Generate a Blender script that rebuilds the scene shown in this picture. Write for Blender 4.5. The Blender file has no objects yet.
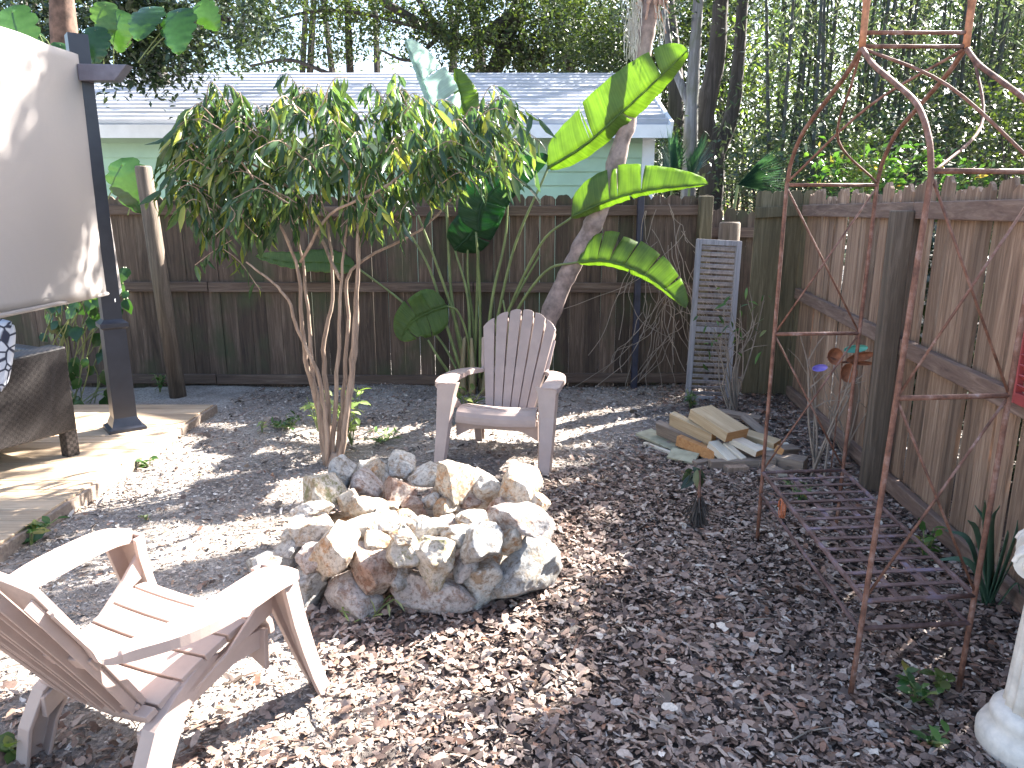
import bpy, math, random
import numpy as np
from mathutils import Vector, Matrix
R = math.radians
rng = np.random.default_rng(7)
random.seed(7)
scene = bpy.context.scene
COL = scene.collection

# ------------------------------------------------------------------ camera
CAMH, PITCH, F = 1.6, 13.2, 740.0
cam_d = bpy.data.cameras.new("camera"); cam = bpy.data.objects.new("camera", cam_d); COL.objects.link(cam)
cam.location = (0, 0, CAMH); cam.rotation_euler = (R(90 - PITCH), 0, 0)
cam_d.sensor_width = 36; cam_d.lens = F / 1024 * 36; cam_d.clip_end = 500; cam_d.clip_start = 0.05
scene.camera = cam

# ------------------------------------------------------------------ world, sun, exposure
SUN_AZ, SUN_EL = 53.0, 38.0
world = bpy.data.worlds.new("World"); scene.world = world; world.use_nodes = True
nt = world.node_tree; bg = nt.nodes['Background']
sky = nt.nodes.new('ShaderNodeTexSky'); sky.sky_type = 'NISHITA'; sky.sun_disc = False
sky.sun_elevation = R(SUN_EL); sky.sun_rotation = R(SUN_AZ); sky.dust_density = 2.0
nt.links.new(sky.outputs[0], bg.inputs[0]); bg.inputs[1].default_value = 0.075
LS = Vector((math.sin(R(SUN_AZ)) * math.cos(R(SUN_EL)), math.cos(R(SUN_AZ)) * math.cos(R(SUN_EL)), math.sin(R(SUN_EL))))
sd = bpy.data.lights.new("sun", 'SUN'); sd.energy = 5.0; sd.angle = R(0.5); sd.color = (1.0, 0.95, 0.87)
sun = bpy.data.objects.new("sun", sd); COL.objects.link(sun); sun.rotation_euler = LS.to_track_quat('Z', 'Y').to_euler()
vs = scene.view_settings; vs.view_transform = 'Standard'; vs.look = 'None'; vs.gamma = 1; vs.use_curve_mapping = False
vs.exposure = 2.95
scene.cycles.max_bounces = 8; scene.cycles.transparent_max_bounces = 8
scene.cycles.use_denoising = True

# ------------------------------------------------------------------ helpers
cp_, sp_ = math.cos(R(PITCH)), math.sin(R(PITCH))
def ray(px, py):
    dx = (px - 512) / F; dy = -(py - 384) / F
    return Vector((dx, cp_ + dy * sp_, -sp_ + dy * cp_))
def PZ(px, py, z=0.0):
    d = ray(px, py); t = (z - CAMH) / d.z
    return Vector((d.x * t, d.y * t, z))
def PY(px, py, Y):
    d = ray(px, py); t = Y / d.y
    return Vector((d.x * t, Y, CAMH + d.z * t))
def PX(px, py, X):
    d = ray(px, py); t = X / d.x
    return Vector((X, d.y * t, CAMH + d.z * t))

def tag(o, label=None, cat=None, group=None, kind=None):
    if label: o['label'] = label
    if cat: o['category'] = cat
    if group: o['group'] = group
    if kind: o['kind'] = kind
    return o
def empty(name, loc=(0, 0, 0), rz=0, label=None, cat=None, group=None):
    o = bpy.data.objects.new(name, None); COL.objects.link(o); o.location = loc; o.rotation_euler = (0, 0, rz)
    o.empty_display_size = 0.1
    return tag(o, label, cat, group)
def link(name, me, mats, parent=None, smooth=False):
    for m in (mats if isinstance(mats, (list, tuple)) else [mats]): me.materials.append(m)
    if smooth: me.shade_smooth()
    o = bpy.data.objects.new(name, me); COL.objects.link(o)
    if parent is not None: o.parent = parent
    return o
def copy_tree(o, parent=None):
    c = o.copy(); COL.objects.link(c); c.parent = parent
    for ch in o.children: copy_tree(ch, c)
    return c
def bevel(o, w=0.004, seg=2):
    m = o.modifiers.new("bevel", 'BEVEL'); m.width = w; m.segments = seg; m.limit_method = 'ANGLE'; m.angle_limit = R(40)
    return o

class MB:
    def __init__(s): s.v = []; s.f = []; s.mi = []
    def add(s, vs_, fs_, mi=0):
        b = len(s.v); s.v += [tuple(v) for v in vs_]; s.f += [tuple(b + i for i in f) for f in fs_]; s.mi += [mi] * len(fs_)
    def box(s, c, size, M=None, mi=0, endmi=None):
        x, y, z = (d / 2 for d in size)
        vv = [Vector((a, b, e)) for a in (-x, x) for b in (-y, y) for e in (-z, z)]
        if M is not None: vv = [M @ v for v in vv]
        vv = [v + Vector(c) for v in vv]
        fs = [(0, 1, 3, 2), (4, 6, 7, 5), (0, 4, 5, 1), (2, 3, 7, 6), (0, 2, 6, 4), (1, 5, 7, 3)]
        b = len(s.v); s.v += [tuple(v) for v in vv]
        for k, f in enumerate(fs):
            s.f.append(tuple(b + i for i in f)); s.mi.append(endmi if (endmi is not None and k < 2) else mi)
    def bar(s, a, b, w, h, up=(0, 0, 1), mi=0, endmi=None):
        a = Vector(a); b = Vector(b); x = (b - a); L = x.length; x.normalize()
        y = Vector(up).cross(x).normalized(); z = x.cross(y)
        M = Matrix((x, y, z)).transposed()
        s.box((a + b) / 2, (L, w, h), M, mi, endmi)
    def tube(s, pts, rad, n=8, mi=0, cap=True):
        pts = [Vector(p) for p in pts]
        if not isinstance(rad, (list, tuple)): rad = [rad] * len(pts)
        t0 = (pts[1] - pts[0]).normalized()
        u = t0.orthogonal().normalized(); rings = []
        for i, p in enumerate(pts):
            t = (pts[min(i + 1, len(pts) - 1)] - pts[max(i - 1, 0)]).normalized()
            u = (u - t * u.dot(t)).normalized(); w = t.cross(u)
            rings.append([p + (u * math.cos(k * 2 * math.pi / n) + w * math.sin(k * 2 * math.pi / n)) * rad[i] for k in range(n)])
        vs_ = [v for r in rings for v in r]
        fs = [(i * n + k, i * n + (k + 1) % n, (i + 1) * n + (k + 1) % n, (i + 1) * n + k) for i in range(len(pts) - 1) for k in range(n)]
        if cap:
            fs.append(tuple(range(n))[::-1]); fs.append(tuple((len(pts) - 1) * n + k for k in range(n)))
        s.add(vs_, fs, mi)
    def slab(s, G, th, mi=0):
        """closed sheet from a grid of points, thickened by th against its normal"""
        ni, nj = len(G), len(G[0])
        G = [[Vector(p) for p in r] for r in G]
        Bk = []
        for i in range(ni):
            r = []
            for j in range(nj):
                a = G[min(i + 1, ni - 1)][j] - G[max(i - 1, 0)][j]; b = G[i][min(j + 1, nj - 1)] - G[i][max(j - 1, 0)]
                n = a.cross(b)
                n = n.normalized() if n.length > 1e-9 else Vector((0, 0, 1))
                r.append(G[i][j] - n * th)
            Bk.append(r)
        vs_ = [p for r in G for p in r] + [p for r in Bk for p in r]
        o = ni * nj; fs = []
        for i in range(ni - 1):
            for j in range(nj - 1):
                a, b, c, d = i * nj + j, (i + 1) * nj + j, (i + 1) * nj + j + 1, i * nj + j + 1
                fs.append((a, b, c, d)); fs.append((o + a, o + d, o + c, o + b))
        for i in range(ni - 1):
            a, b = i * nj, (i + 1) * nj; fs.append((a, o + a, o + b, b))
            a, b = i * nj + nj - 1, (i + 1) * nj + nj - 1; fs.append((a, b, o + b, o + a))
        for j in range(nj - 1):
            fs.append((j, j + 1, o + j + 1, o + j))
            a = (ni - 1) * nj + j; fs.append((a, o + a, o + a + 1, a + 1))
        s.add(vs_, fs, mi)
    def lathe(s, prof, c=(0, 0, 0), n=24, flute=0.0, nf=0, mi=0):
        c = Vector(c); vs_ = []
        for (r, z) in prof:
            for k in range(n):
                a = 2 * math.pi * k / n
                rr = r * (1 - flute * abs(math.sin(a * nf / 2))) if nf else r
                vs_.append(c + Vector((rr * math.cos(a), rr * math.sin(a), z)))
        fs = [(i * n + k, i * n + (k + 1) % n, (i + 1) * n + (k + 1) % n, (i + 1) * n + k) for i in range(len(prof) - 1) for k in range(n)]
        fs.append(tuple(range(n))[::-1]); fs.append(tuple((len(prof) - 1) * n + k for k in range(n)))
        s.add(vs_, fs, mi)
    def build(s, name, mats, parent=None, smooth=False):
        me = bpy.data.meshes.new(name); me.from_pydata(s.v, [], s.f)
        if isinstance(mats, (list, tuple)): me.polygons.foreach_set('material_index', s.mi)
        me.update()
        return link(name, me, mats, parent, smooth)

def catmull(pts, n=8):
    pts = [Vector(p) for p in pts]; P = [pts[0] * 2 - pts[1]] + pts + [pts[-1] * 2 - pts[-2]]; out = []
    for i in range(1, len(P) - 2):
        for k in range(n):
            t = k / n; a, b, c, d = P[i - 1], P[i], P[i + 1], P[i + 2]
            out.append(0.5 * ((2 * b) + (c - a) * t + (2 * a - 5 * b + 4 * c - d) * t * t + (3 * b - a - 3 * c + d) * t ** 3))
    out.append(pts[-1]); return out
def lerp(a, b, n): return [a + (b - a) * i / (n - 1) for i in range(n)]

def mesh_np(name, V, Fq):
    """V (n,3), Fq (m,k) same-size faces"""
    V = np.asarray(V, dtype=np.float32); Fq = np.asarray(Fq, dtype=np.int32); m, k = Fq.shape
    me = bpy.data.meshes.new(name); me.vertices.add(len(V)); me.vertices.foreach_set('co', V.ravel())
    me.loops.add(m * k); me.loops.foreach_set('vertex_index', Fq.ravel())
    me.polygons.add(m); me.polygons.foreach_set('loop_start', np.arange(0, m * k, k, dtype=np.int32))
    me.update(calc_edges=True)
    return me
def nrm(a): return a / np.maximum(np.linalg.norm(a, axis=-1, keepdims=True), 1e-9)
def scatter(T, TF, O, A, B, la, lb):
    """template T (along, across, up) placed at O with along axis A, up hint B"""
    A = nrm(A); C = nrm(np.cross(B, A)); U = np.cross(A, C)
    n = len(O); T = np.asarray(T, float)
    V = (O[:, None, :] + A[:, None, :] * (T[None, :, 0:1] * la[:, None, None]) + C[:, None, :] * (T[None, :, 1:2] * lb[:, None, None])
         + U[:, None, :] * (T[None, :, 2:3] * la[:, None, None]))
    Fq = np.asarray(TF)[None] + (np.arange(n) * len(T))[:, None, None]
    return V.reshape(-1, 3), Fq.reshape(-1, np.asarray(TF).shape[1])
# long folded drooping leaf (8 quads), simple diamond leaf (2 quads), oval leaf
LANCE = [(0, 0, 0), (.25, .42, .05), (.25, 0, .0), (.25, -.42, .05), (.6, .5, -.01), (.6, 0, -.06), (.6, -.5, -.01), (1, 0, -.22)]
LANCE_F = [(0, 2, 1, 1), (0, 3, 2, 2), (1, 2, 5, 4), (2, 3, 6, 5), (4, 5, 7, 7), (5, 6, 7, 7)]
LANCE_T = [(0, 2, 1), (0, 3, 2), (1, 2, 5), (1, 5, 4), (2, 3, 6), (2, 6, 5), (4, 5, 7), (5, 6, 7)]
DIAM = [(0, 0, 0), (.45, .5, .06), (1, 0, -.05), (.45, -.5, .06)]
DIAM_F = [(0, 3, 2, 1)]
CHIP = [(0, .1, 0), (.12, .42, .04), (.6, .5, .1), (.95, .2, .03), (1, -.1, 0), (.75, -.45, .03), (.3, -.5, .08), (.03, -.2, 0)]
CHIP_F = [(0, 7, 6, 1), (1, 6, 5, 2), (2, 5, 4, 3)]
CHIP2 = [(0, .5, 0), (.2, .35, .05), (.7, .5, .02), (1, .3, .06), (.9, -.3, .02), (.55, -.5, .07), (.3, -.25, .05), (.05, -.45, .0)]
CHIP3 = [(0, .2, 0), (.3, .5, .06), (.5, .2, .12), (.8, .4, .05), (1, 0, -.02), (.6, -.3, .1), (.4, -.5, .04), (.1, -.3, .02)]
def rand_dirs(n):
    return nrm(rng.normal(size=(n, 3)))
def cloud(c, r, n_clump, per, spread):
    """leaf points gathered in clumps filling an ellipsoid shell"""
    d = rand_dirs(n_clump); rad = rng.uniform(.35, 1.0, (n_clump, 1)) ** .6
    cc = np.array(c) + d * rad * np.array(r)
    p = np.repeat(cc, per, 0) + rng.normal(size=(n_clump * per, 3)) * spread * np.repeat(rng.uniform(.5, 1.3, (n_clump, 1)), per, 0)
    return p
def leafmesh(name, P, size, mat, parent=None, down=0.3, aspect=.45, T=DIAM, TF=DIAM_F):
    n = len(P); A = rand_dirs(n); A[:, 2] = A[:, 2] * .6 - down
    B = rand_dirs(n) * .8 + np.array([0, 0, 1.0])
    la = size * rng.uniform(.6, 1.3, n); V, Fq = scatter(T, TF, P, A, B, la, la * aspect)
    return link(name, mesh_np(name, V, Fq), mat, parent)

# ------------------------------------------------------------------ materials
def newmat(name):
    m = bpy.data.materials.new(name); m.use_nodes = True; t = m.node_tree
    return m, t, t.nodes, t.links, t.nodes['Principled BSDF']
def ramp(N, L, src, stops):
    r = N.new('ShaderNodeValToRGB'); e = r.color_ramp.elements
    while len(e) < len(stops): e.new(0.5)
    for i, (p, c) in enumerate(stops): e[i].position = p; e[i].color = (*c, 1)
    L.new(src, r.inputs[0]); return r
def coords(N, L, scale=(1, 1, 1), kind='Object'):
    tc = N.new('ShaderNodeTexCoord'); mp = N.new('ShaderNodeMapping'); mp.inputs['Scale'].default_value = scale
    L.new(tc.outputs[kind], mp.inputs[0]); return mp.outputs[0]
def noise(N, L, vec, scale, detail=5, rough=.6, dist=0):
    n = N.new('ShaderNodeTexNoise'); n.inputs['Scale'].default_value = scale; n.inputs['Detail'].default_value = detail
    n.inputs['Roughness'].default_value = rough; n.inputs['Distortion'].default_value = dist; L.new(vec, n.inputs['Vector']); return n.outputs[0]
def mixc(N, L, fac, a, b, mode='MIX'):
    m = N.new('ShaderNodeMix'); m.data_type = 'RGBA'; m.blend_type = mode
    for s, v in ((m.inputs[0], fac), (m.inputs[6], a), (m.inputs[7], b)):
        if hasattr(v, 'is_linked'): L.new(v, s)
        elif isinstance(v, (int, float)): s.default_value = v
        else: s.default_value = (*v, 1)
    return m.outputs[2]
def bump(N, L, h, B, strength=.4, dist=.01):
    b = N.new('ShaderNodeBump'); b.inputs['Strength'].default_value = strength; b.inputs['Distance'].default_value = dist
    L.new(h, b.inputs['Height']); L.new(b.outputs[0], B.inputs['Normal']); return b
def island(N): return N.new('ShaderNodeNewGeometry').outputs['Random Per Island']
def orand(N): return N.new('ShaderNodeObjectInfo').outputs['Random']

def m_leaf(name, stops, transl=.45, rough=.35, tint=(1.0, 1.0, .35), tg=1.6, vein=None):
    m, t, N, L, B = newmat(name)
    r = ramp(N, L, island(N), stops); col = r.outputs[0]
    nz = noise(N, L, coords(N, L), 30, 2)
    col = mixc(N, L, .25, col, ramp(N, L, nz, [(.3, (.4, .4, .4)), (.7, (1.3, 1.3, 1.3))]).outputs[0], 'MULTIPLY')
    L.new(col, B.inputs['Base Color']); B.inputs['Roughness'].default_value = rough
    tr = N.new('ShaderNodeBsdfTranslucent')
    tc = mixc(N, L, 1.0, col, tuple(c * tg for c in tint), 'MULTIPLY'); L.new(tc, tr.inputs[0])
    mx = N.new('ShaderNodeMixShader'); mx.inputs[0].default_value = transl
    L.new(B.outputs[0], mx.inputs[1]); L.new(tr.outputs[0], mx.inputs[2])
    L.new(mx.outputs[0], N['Material Output'].inputs[0])
    return m
def m_plain(name, col, rough=.6, metal=0, nscale=12, var=.25, bstr=.1, bscale=60):
    m, t, N, L, B = newmat(name); v = coords(N, L)
    a = tuple(c * (1 - var) for c in col); b = tuple(min(1, c * (1 + var)) for c in col)
    L.new(ramp(N, L, noise(N, L, v, nscale), [(.3, a), (.7, b)]).outputs[0], B.inputs['Base Color'])
    B.inputs['Roughness'].default_value = rough; B.inputs['Metallic'].default_value = metal
    if bstr: bump(N, L, noise(N, L, v, bscale), B, bstr, .003)
    return m
def m_wood(name, dark, mid, light, axis='z', streak=None, isl=.5, bstr=.6, scale=1.0, green=None):
    m, t, N, L, B = newmat(name)
    sc = {'z': (18, 18, 1.1), 'x': (1.1, 18, 18), 'y': (18, 1.1, 18)}[axis]
    v = coords(N, L, tuple(s * scale for s in sc))
    i = island(N); off = N.new('ShaderNodeVectorMath'); off.operation = 'MULTIPLY_ADD'
    cmb = N.new('ShaderNodeCombineXYZ')
    for k in range(3): L.new(i, cmb.inputs[k])
    off.inputs[1].default_value = (40, 40, 40); L.new(cmb.outputs[0], off.inputs[0]); L.new(v, off.inputs[2]); v2 = off.outputs[0]
    n1 = noise(N, L, v2, 1.6, 10, .72, .8)
    col = ramp(N, L, n1, [(.25, dark), (.5, mid), (.75, light)]).outputs[0]
    tone = ramp(N, L, i, [(0, (1 - isl,) * 3), (1, (1 + isl,) * 3)]).outputs[0]
    col = mixc(N, L, 1, col, tone, 'MULTIPLY')
    if green:
        n3 = noise(N, L, coords(N, L, (1, 1, .6)), 2.5, 4)
        g = ramp(N, L, n3, [(.5, (0, 0, 0)), (.68, (1, 1, 1))]).outputs[0]; col = mixc(N, L, g, col, green)
    if streak:
        n4 = noise(N, L, coords(N, L, {'z': (30, 30, 2.5), 'x': (2.5, 30, 30), 'y': (30, 2.5, 30)}[axis]), 1.0, 6, .8)
        g = ramp(N, L, n4, [(.66, (0, 0, 0)), (.74, (1, 1, 1))]).outputs[0]; col = mixc(N, L, g, col, streak)
    L.new(col, B.inputs['Base Color']); B.inputs['Roughness'].default_value = .85
    bump(N, L, n1, B, bstr, .008)
    return m

M = {}
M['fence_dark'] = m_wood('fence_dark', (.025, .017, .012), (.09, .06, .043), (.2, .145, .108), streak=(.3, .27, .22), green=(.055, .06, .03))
M['fence_warm'] = m_wood('fence_warm', (.06, .036, .024), (.26, .165, .11), (.48, .35, .25), isl=.45, streak=(.5, .42, .34), bstr=1)
M['fence_green'] = m_wood('fence_green', (.04, .035, .02), (.11, .09, .05), (.2, .17, .11), isl=.3)
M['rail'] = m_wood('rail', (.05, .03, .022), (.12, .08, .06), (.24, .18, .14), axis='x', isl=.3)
M['rail_warm'] = m_wood('rail_warm', (.08, .045, .035), (.2, .13, .1), (.36, .26, .2), axis='y', isl=.3)
M['post'] = m_wood('post', (.04, .03, .022), (.12, .09, .066), (.24, .19, .15), isl=.2)
M['deck'] = m_wood('deck', (.26, .18, .12), (.42, .31, .21), (.56, .44, .32), axis='x', isl=.2, bstr=.2)
M['lumber'] = m_wood('lumber', (.3, .2, .1), (.48, .36, .22), (.62, .5, .34), axis='x', isl=.2, bstr=.15)
M['lumber_end'] = m_wood('lumber_end', (.3, .13, .05), (.5, .25, .1), (.6, .36, .17), axis='y', isl=.2, bstr=.2)
M['lumber_old'] = m_wood('lumber_old', (.12, .09, .07), (.26, .2, .16), (.42, .35, .28), axis='x', isl=.3)
M['lumber_pale'] = m_wood('lumber_pale', (.5, .45, .36), (.65, .58, .47), (.75, .7, .58), axis='x', isl=.1, bstr=.1)
M['trim_white'] = m_plain('trim_white', (.72, .74, .76), .6, 0, 5, .08)
M['siding'] = m_plain('siding', (.36, .52, .38), .6, 0, 3, .08, .05)
M['black_metal'] = m_plain('black_metal', (.03, .033, .045), .35, .2, 8, .2, .02)
M['plastic'] = m_plain('plastic', (.375, .288, .255), .42, 0, 9, .1, .12, 180)
M['dark_metal_pole'] = m_plain('dark_metal_pole', (.03, .03, .05), .5, .1)
M['bark_dark'] = m_wood('bark_dark', (.015, .012, .01), (.05, .04, .034), (.13, .11, .1), isl=0, scale=.5, bstr=1)
M['bark_grey'] = m_wood('bark_grey', (.05, .045, .045), (.16, .15, .15), (.36, .36, .36), isl=0, scale=.4, bstr=1, green=(.1, .11, .06))
M['bark_tan'] = m_wood('bark_tan', (.12, .08, .055), (.28, .2, .15), (.46, .36, .28), isl=0, scale=1, bstr=.6)
M['palm_bark'] = m_plain('palm_bark', (.27, .2, .175), .85, 0, 14, .45, .8, 30)
M['fibre'] = m_wood('fibre', (.2, .1, .06), (.42, .24, .16), (.6, .42, .3), isl=.3, scale=2)
M['moss'] = m_plain('moss', (.5, .46, .38), .9, 0, 20, .2, 0)
M['dry_vine'] = m_plain('dry_vine', (.26, .21, .17), .8, 0, 10, .3, 0)
M['bamboo'] = m_plain('bamboo', (.03, .035, .028), .5, 0, 3, .5, 0)
M['plaster'] = m_plain('plaster', (.66, .6, .53), .8, 0, 18, .2, .5, 50)
M['board_green'] = m_plain('board_green', (.36, .34, .24), .8, 0, 14, .25, .3)
M['bark_red'] = m_plain('bark_red', (.12, .07, .05), .9, 0, 12, .6, 1, 25)
M['red_paint'] = m_plain('red_paint', (.3, .05, .05), .55, 0, 10, .2, .1)
M['shutter'] = m_wood('shutter', (.14, .125, .13), (.3, .28, .29), (.46, .43, .44), isl=.15, streak=(.6, .58, .56))
M['ash'] = m_plain('ash', (.2, .17, .15), .95, 0, 30, .5, 1, 80)
M['purple'] = m_plain('purple', (.3, .25, .7), .5)
M['teal'] = m_plain('teal', (.12, .4, .33), .5)

m, t, N, L, B = newmat('rust'); M['rust'] = m
v = coords(N, L); n1 = noise(N, L, v, 18, 6, .7)
L.new(ramp(N, L, n1, [(.3, (.05, .022, .016)), (.5, (.17, .075, .048)), (.64, (.25, .15, .12)), (.72, (.42, .35, .35))]).outputs[0], B.inputs['Base Color'])  # palest grey stop paints sun-side highlights into the metal colour
B.inputs['Roughness'].default_value = .75; bump(N, L, noise(N, L, v, 120), B, .5, .002)
m, t, N, L, B = newmat('rust_purple'); M['rust_purple'] = m
v = coords(N, L); n1 = noise(N, L, v, 9, 5, .7)
L.new(ramp(N, L, n1, [(.4, (.07, .035, .03)), (.56, (.14, .085, .08)), (.7, (.17, .14, .2)), (.82, (.34, .3, .33))]).outputs[0], B.inputs['Base Color'])
B.inputs['Roughness'].default_value = .7; bump(N, L, noise(N, L, v, 120), B, .5, .002)

# roof metal
m, t, N, L, B = newmat('roof_metal'); M['roof'] = m
v = coords(N, L, (.4, 1, 1)); n1 = noise(N, L, v, 3, 5)
L.new(ramp(N, L, n1, [(.3, (.3, .32, .36)), (.7, (.5, .51, .55))]).outputs[0], B.inputs['Base Color']); B.inputs['Roughness'].default_value = .5; B.inputs['Metallic'].default_value = .15

# fabric with fine weave, lets light through
m, t, N, L, B = newmat('shade_fabric'); M['fabric'] = m
tc = N.new('ShaderNodeTexCoord'); w = N.new('ShaderNodeTexWave'); w.wave_type = 'BANDS'; w.bands_direction = 'Z'; w.inputs['Scale'].default_value = 55; w.inputs['Distortion'].default_value = 1.2; w.inputs['Detail'].default_value = 3
L.new(tc.outputs['Object'], w.inputs[0]); w.inputs['Detail Scale'].default_value = 2
col = mixc(N, L, w.outputs[1], (.34, .31, .3), (.5, .46, .44)); L.new(col, B.inputs['Base Color']); B.inputs['Roughness'].default_value = .9
tr = N.new('ShaderNodeBsdfTranslucent'); tr.inputs[0].default_value = (.6, .54, .47, 1); mx = N.new('ShaderNodeMixShader'); mx.inputs[0].default_value = .25
L.new(B.outputs[0], mx.inputs[1]); L.new(tr.outputs[0], mx.inputs[2]); L.new(mx.outputs[0], N['Material Output'].inputs[0])
bump(N, L, w.outputs[1], B, .25, .002)

# wicker
m, t, N, L, B = newmat('wicker'); M['wicker'] = m
v = coords(N, L, (1, 1, 1)); br = N.new('ShaderNodeTexChecker'); br.inputs['Scale'].default_value = 50
L.new(v, br.inputs[0]); n1 = noise(N, L, v, 60, 3)
L.new(mixc(N, L, br.outputs[1], (.01, .009, .01), (.05, .042, .041)), B.inputs['Base Color']); B.inputs['Roughness'].default_value = .45
bump(N, L, br.outputs[1], B, .8, .006)
# cushion with interlaced lines
m, t, N, L, B = newmat('cushion_cloth'); M['cushion'] = m
v = coords(N, L, (1, 1, 1)); v1 = N.new('ShaderNodeTexVoronoi'); v1.feature = 'DISTANCE_TO_EDGE'; v1.inputs['Scale'].default_value = 13; L.new(v, v1.inputs['Vector'])
L.new(ramp(N, L, v1.outputs[0], [(.04, (.03, .035, .06)), (.09, (.5, .53, .6))]).outputs[0], B.inputs['Base Color']); B.inputs['Roughness'].default_value = .9

# soil
m, t, N, L, B = newmat('soil'); M['soil'] = m
v = coords(N, L); n1 = noise(N, L, v, 1.3, 6, .7); n2 = noise(N, L, v, 60, 4, .8)
c1 = ramp(N, L, n1, [(.35, (.22, .19, .17)), (.5, (.36, .32, .29)), (.65, (.48, .44, .4))]).outputs[0]
c2 = ramp(N, L, n2, [(.35, (.35, .33, .32)), (.6, (1.2, 1.2, 1.2))]).outputs[0]
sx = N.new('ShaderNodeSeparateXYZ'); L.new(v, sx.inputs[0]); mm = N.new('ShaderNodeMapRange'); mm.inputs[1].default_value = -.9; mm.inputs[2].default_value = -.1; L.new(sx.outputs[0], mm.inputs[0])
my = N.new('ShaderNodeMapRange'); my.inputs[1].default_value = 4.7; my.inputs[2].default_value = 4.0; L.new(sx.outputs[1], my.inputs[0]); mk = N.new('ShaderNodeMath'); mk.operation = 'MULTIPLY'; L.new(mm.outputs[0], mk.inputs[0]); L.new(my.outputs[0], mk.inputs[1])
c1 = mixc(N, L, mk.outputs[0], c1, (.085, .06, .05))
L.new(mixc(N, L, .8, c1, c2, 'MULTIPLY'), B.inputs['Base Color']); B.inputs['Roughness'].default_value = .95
bump(N, L, n2, B, .9, .02)

def m_chip(name, stops):
    m, t, N, L, B = newmat(name)
    col = ramp(N, L, island(N), stops).outputs[0]
    n1 = noise(N, L, coords(N, L), 120, 2)
    L.new(mixc(N, L, .5, col, ramp(N, L, n1, [(.3, (.5, .5, .5)), (.7, (1.3, 1.3, 1.3))]).outputs[0], 'MULTIPLY'), B.inputs['Base Color'])
    B.inputs['Roughness'].default_value = .6; return m
M['chips'] = m_chip('bark_chips', [(0, (.035, .023, .018)), (.18, (.1, .062, .048)), (.42, (.2, .132, .104)), (.64, (.3, .22, .18)), (.82, (.38, .32, .28)), (.88, (.24, .12, .075)), (.95, (.2, .13, .1)), (.98, (.58, .5, .42))])
M['litter'] = m_chip('leaf_litter_tones', [(0, (.07, .05, .04)), (.2, (.18, .14, .11)), (.4, (.36, .3, .26)), (.65, (.52, .47, .42)), (.9, (.32, .18, .1)), (.94, (.68, .62, .56))])

def m_rock(name, base, patch, stain, moss=None):
    m, t, N, L, B = newmat(name)
    tc = N.new('ShaderNodeTexCoord'); off = N.new('ShaderNodeVectorMath'); off.operation = 'MULTIPLY_ADD'; cmb = N.new('ShaderNodeCombineXYZ')
    o = orand(N)
    for k in range(3): L.new(o, cmb.inputs[k])
    off.inputs[1].default_value = (31, 17, 23); L.new(cmb.outputs[0], off.inputs[0]); L.new(tc.outputs['Object'], off.inputs[2]); v = off.outputs[0]
    n1 = noise(N, L, v, 7, 7, .7, .5); n2 = noise(N, L, v, 16, 8, .75, .3); n3 = noise(N, L, v, 55, 5, .8)
    col = mixc(N, L, ramp(N, L, n1, [(.42, (0, 0, 0)), (.56, (1, 1, 1))]).outputs[0], base, patch)
    col = mixc(N, L, ramp(N, L, n2, [(.49, (0, 0, 0)), (.6, (1, 1, 1))]).outputs[0], col, stain)
    col = mixc(N, L, .75, col, ramp(N, L, n3, [(.36, (.28, .25, .22)), (.48, (.9, .9, .9)), (.7, (1.2, 1.2, 1.2))]).outputs[0], 'MULTIPLY')
    if moss:
        n4 = noise(N, L, v, 11, 6, .8); col = mixc(N, L, ramp(N, L, n4, [(.52, (0, 0, 0)), (.6, (1, 1, 1))]).outputs[0], col, moss)
    L.new(col, B.inputs['Base Color']); B.inputs['Roughness'].default_value = .85
    ad = N.new('ShaderNodeMath'); ad.operation = 'ADD'; L.new(n2, ad.inputs[0]); L.new(n3, ad.inputs[1])
    bump(N, L, ad.outputs[0], B, .9, .02); return m
ROCK = {
 'g': m_rock('rock_grey', (.4, .39, .38), (.54, .52, .49), (.3, .25, .2)),
 'w': m_rock('rock_white', (.58, .54, .48), (.7, .66, .6), (.42, .3, .2)),
 'o': m_rock('rock_ochre', (.5, .4, .29), (.64, .57, .48), (.46, .26, .13)),
 'r': m_rock('rock_red', (.38, .25, .19), (.52, .42, .35), (.26, .14, .09)),
 'p': m_rock('rock_pink', (.46, .4, .37), (.58, .53, .5), (.34, .23, .18)),
 'm': m_rock('rock_moss', (.54, .48, .4), (.62, .57, .5), (.38, .28, .17), (.2, .19, .09)),
}

# leaves
M['leaf_shrub'] = m_leaf('leaf_shrub', [(0, (.03, .065, .035)), (.55, (.06, .115, .05)), (.85, (.11, .17, .055)), (1, (.3, .32, .06))], .34, .24, tint=(1, 1, .45), tg=1.8)
M['leaf_oak'] = m_leaf('leaf_oak', [(0, (.02, .035, .015)), (.6, (.04, .065, .022)), (1, (.08, .11, .03))], .35, .4, tg=1.6)
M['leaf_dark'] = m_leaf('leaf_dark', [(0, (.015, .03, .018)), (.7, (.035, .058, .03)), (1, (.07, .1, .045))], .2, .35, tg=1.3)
M['leaf_light'] = m_leaf('leaf_light', [(0, (.05, .09, .025)), (.5, (.1, .16, .04)), (1, (.2, .24, .08))], .45, .4, tint=(1, 1, .5), tg=1.5)
M['leaf_far_haze'] = m_leaf('leaf_far_haze', [(0, (.05, .07, .055)), (.5, (.1, .125, .1)), (1, (.2, .23, .18))], .45, .6, tint=(1, 1, .85), tg=1.2)  # greyed leaf tones carry the hazy glare of the far woods
M['leaf_bamboo'] = m_leaf('leaf_bamboo', [(0, (.03, .055, .035)), (.6, (.06, .09, .05)), (1, (.14, .17, .08))], .35, .35, tint=(1, 1, .6), tg=1.5)
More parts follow.
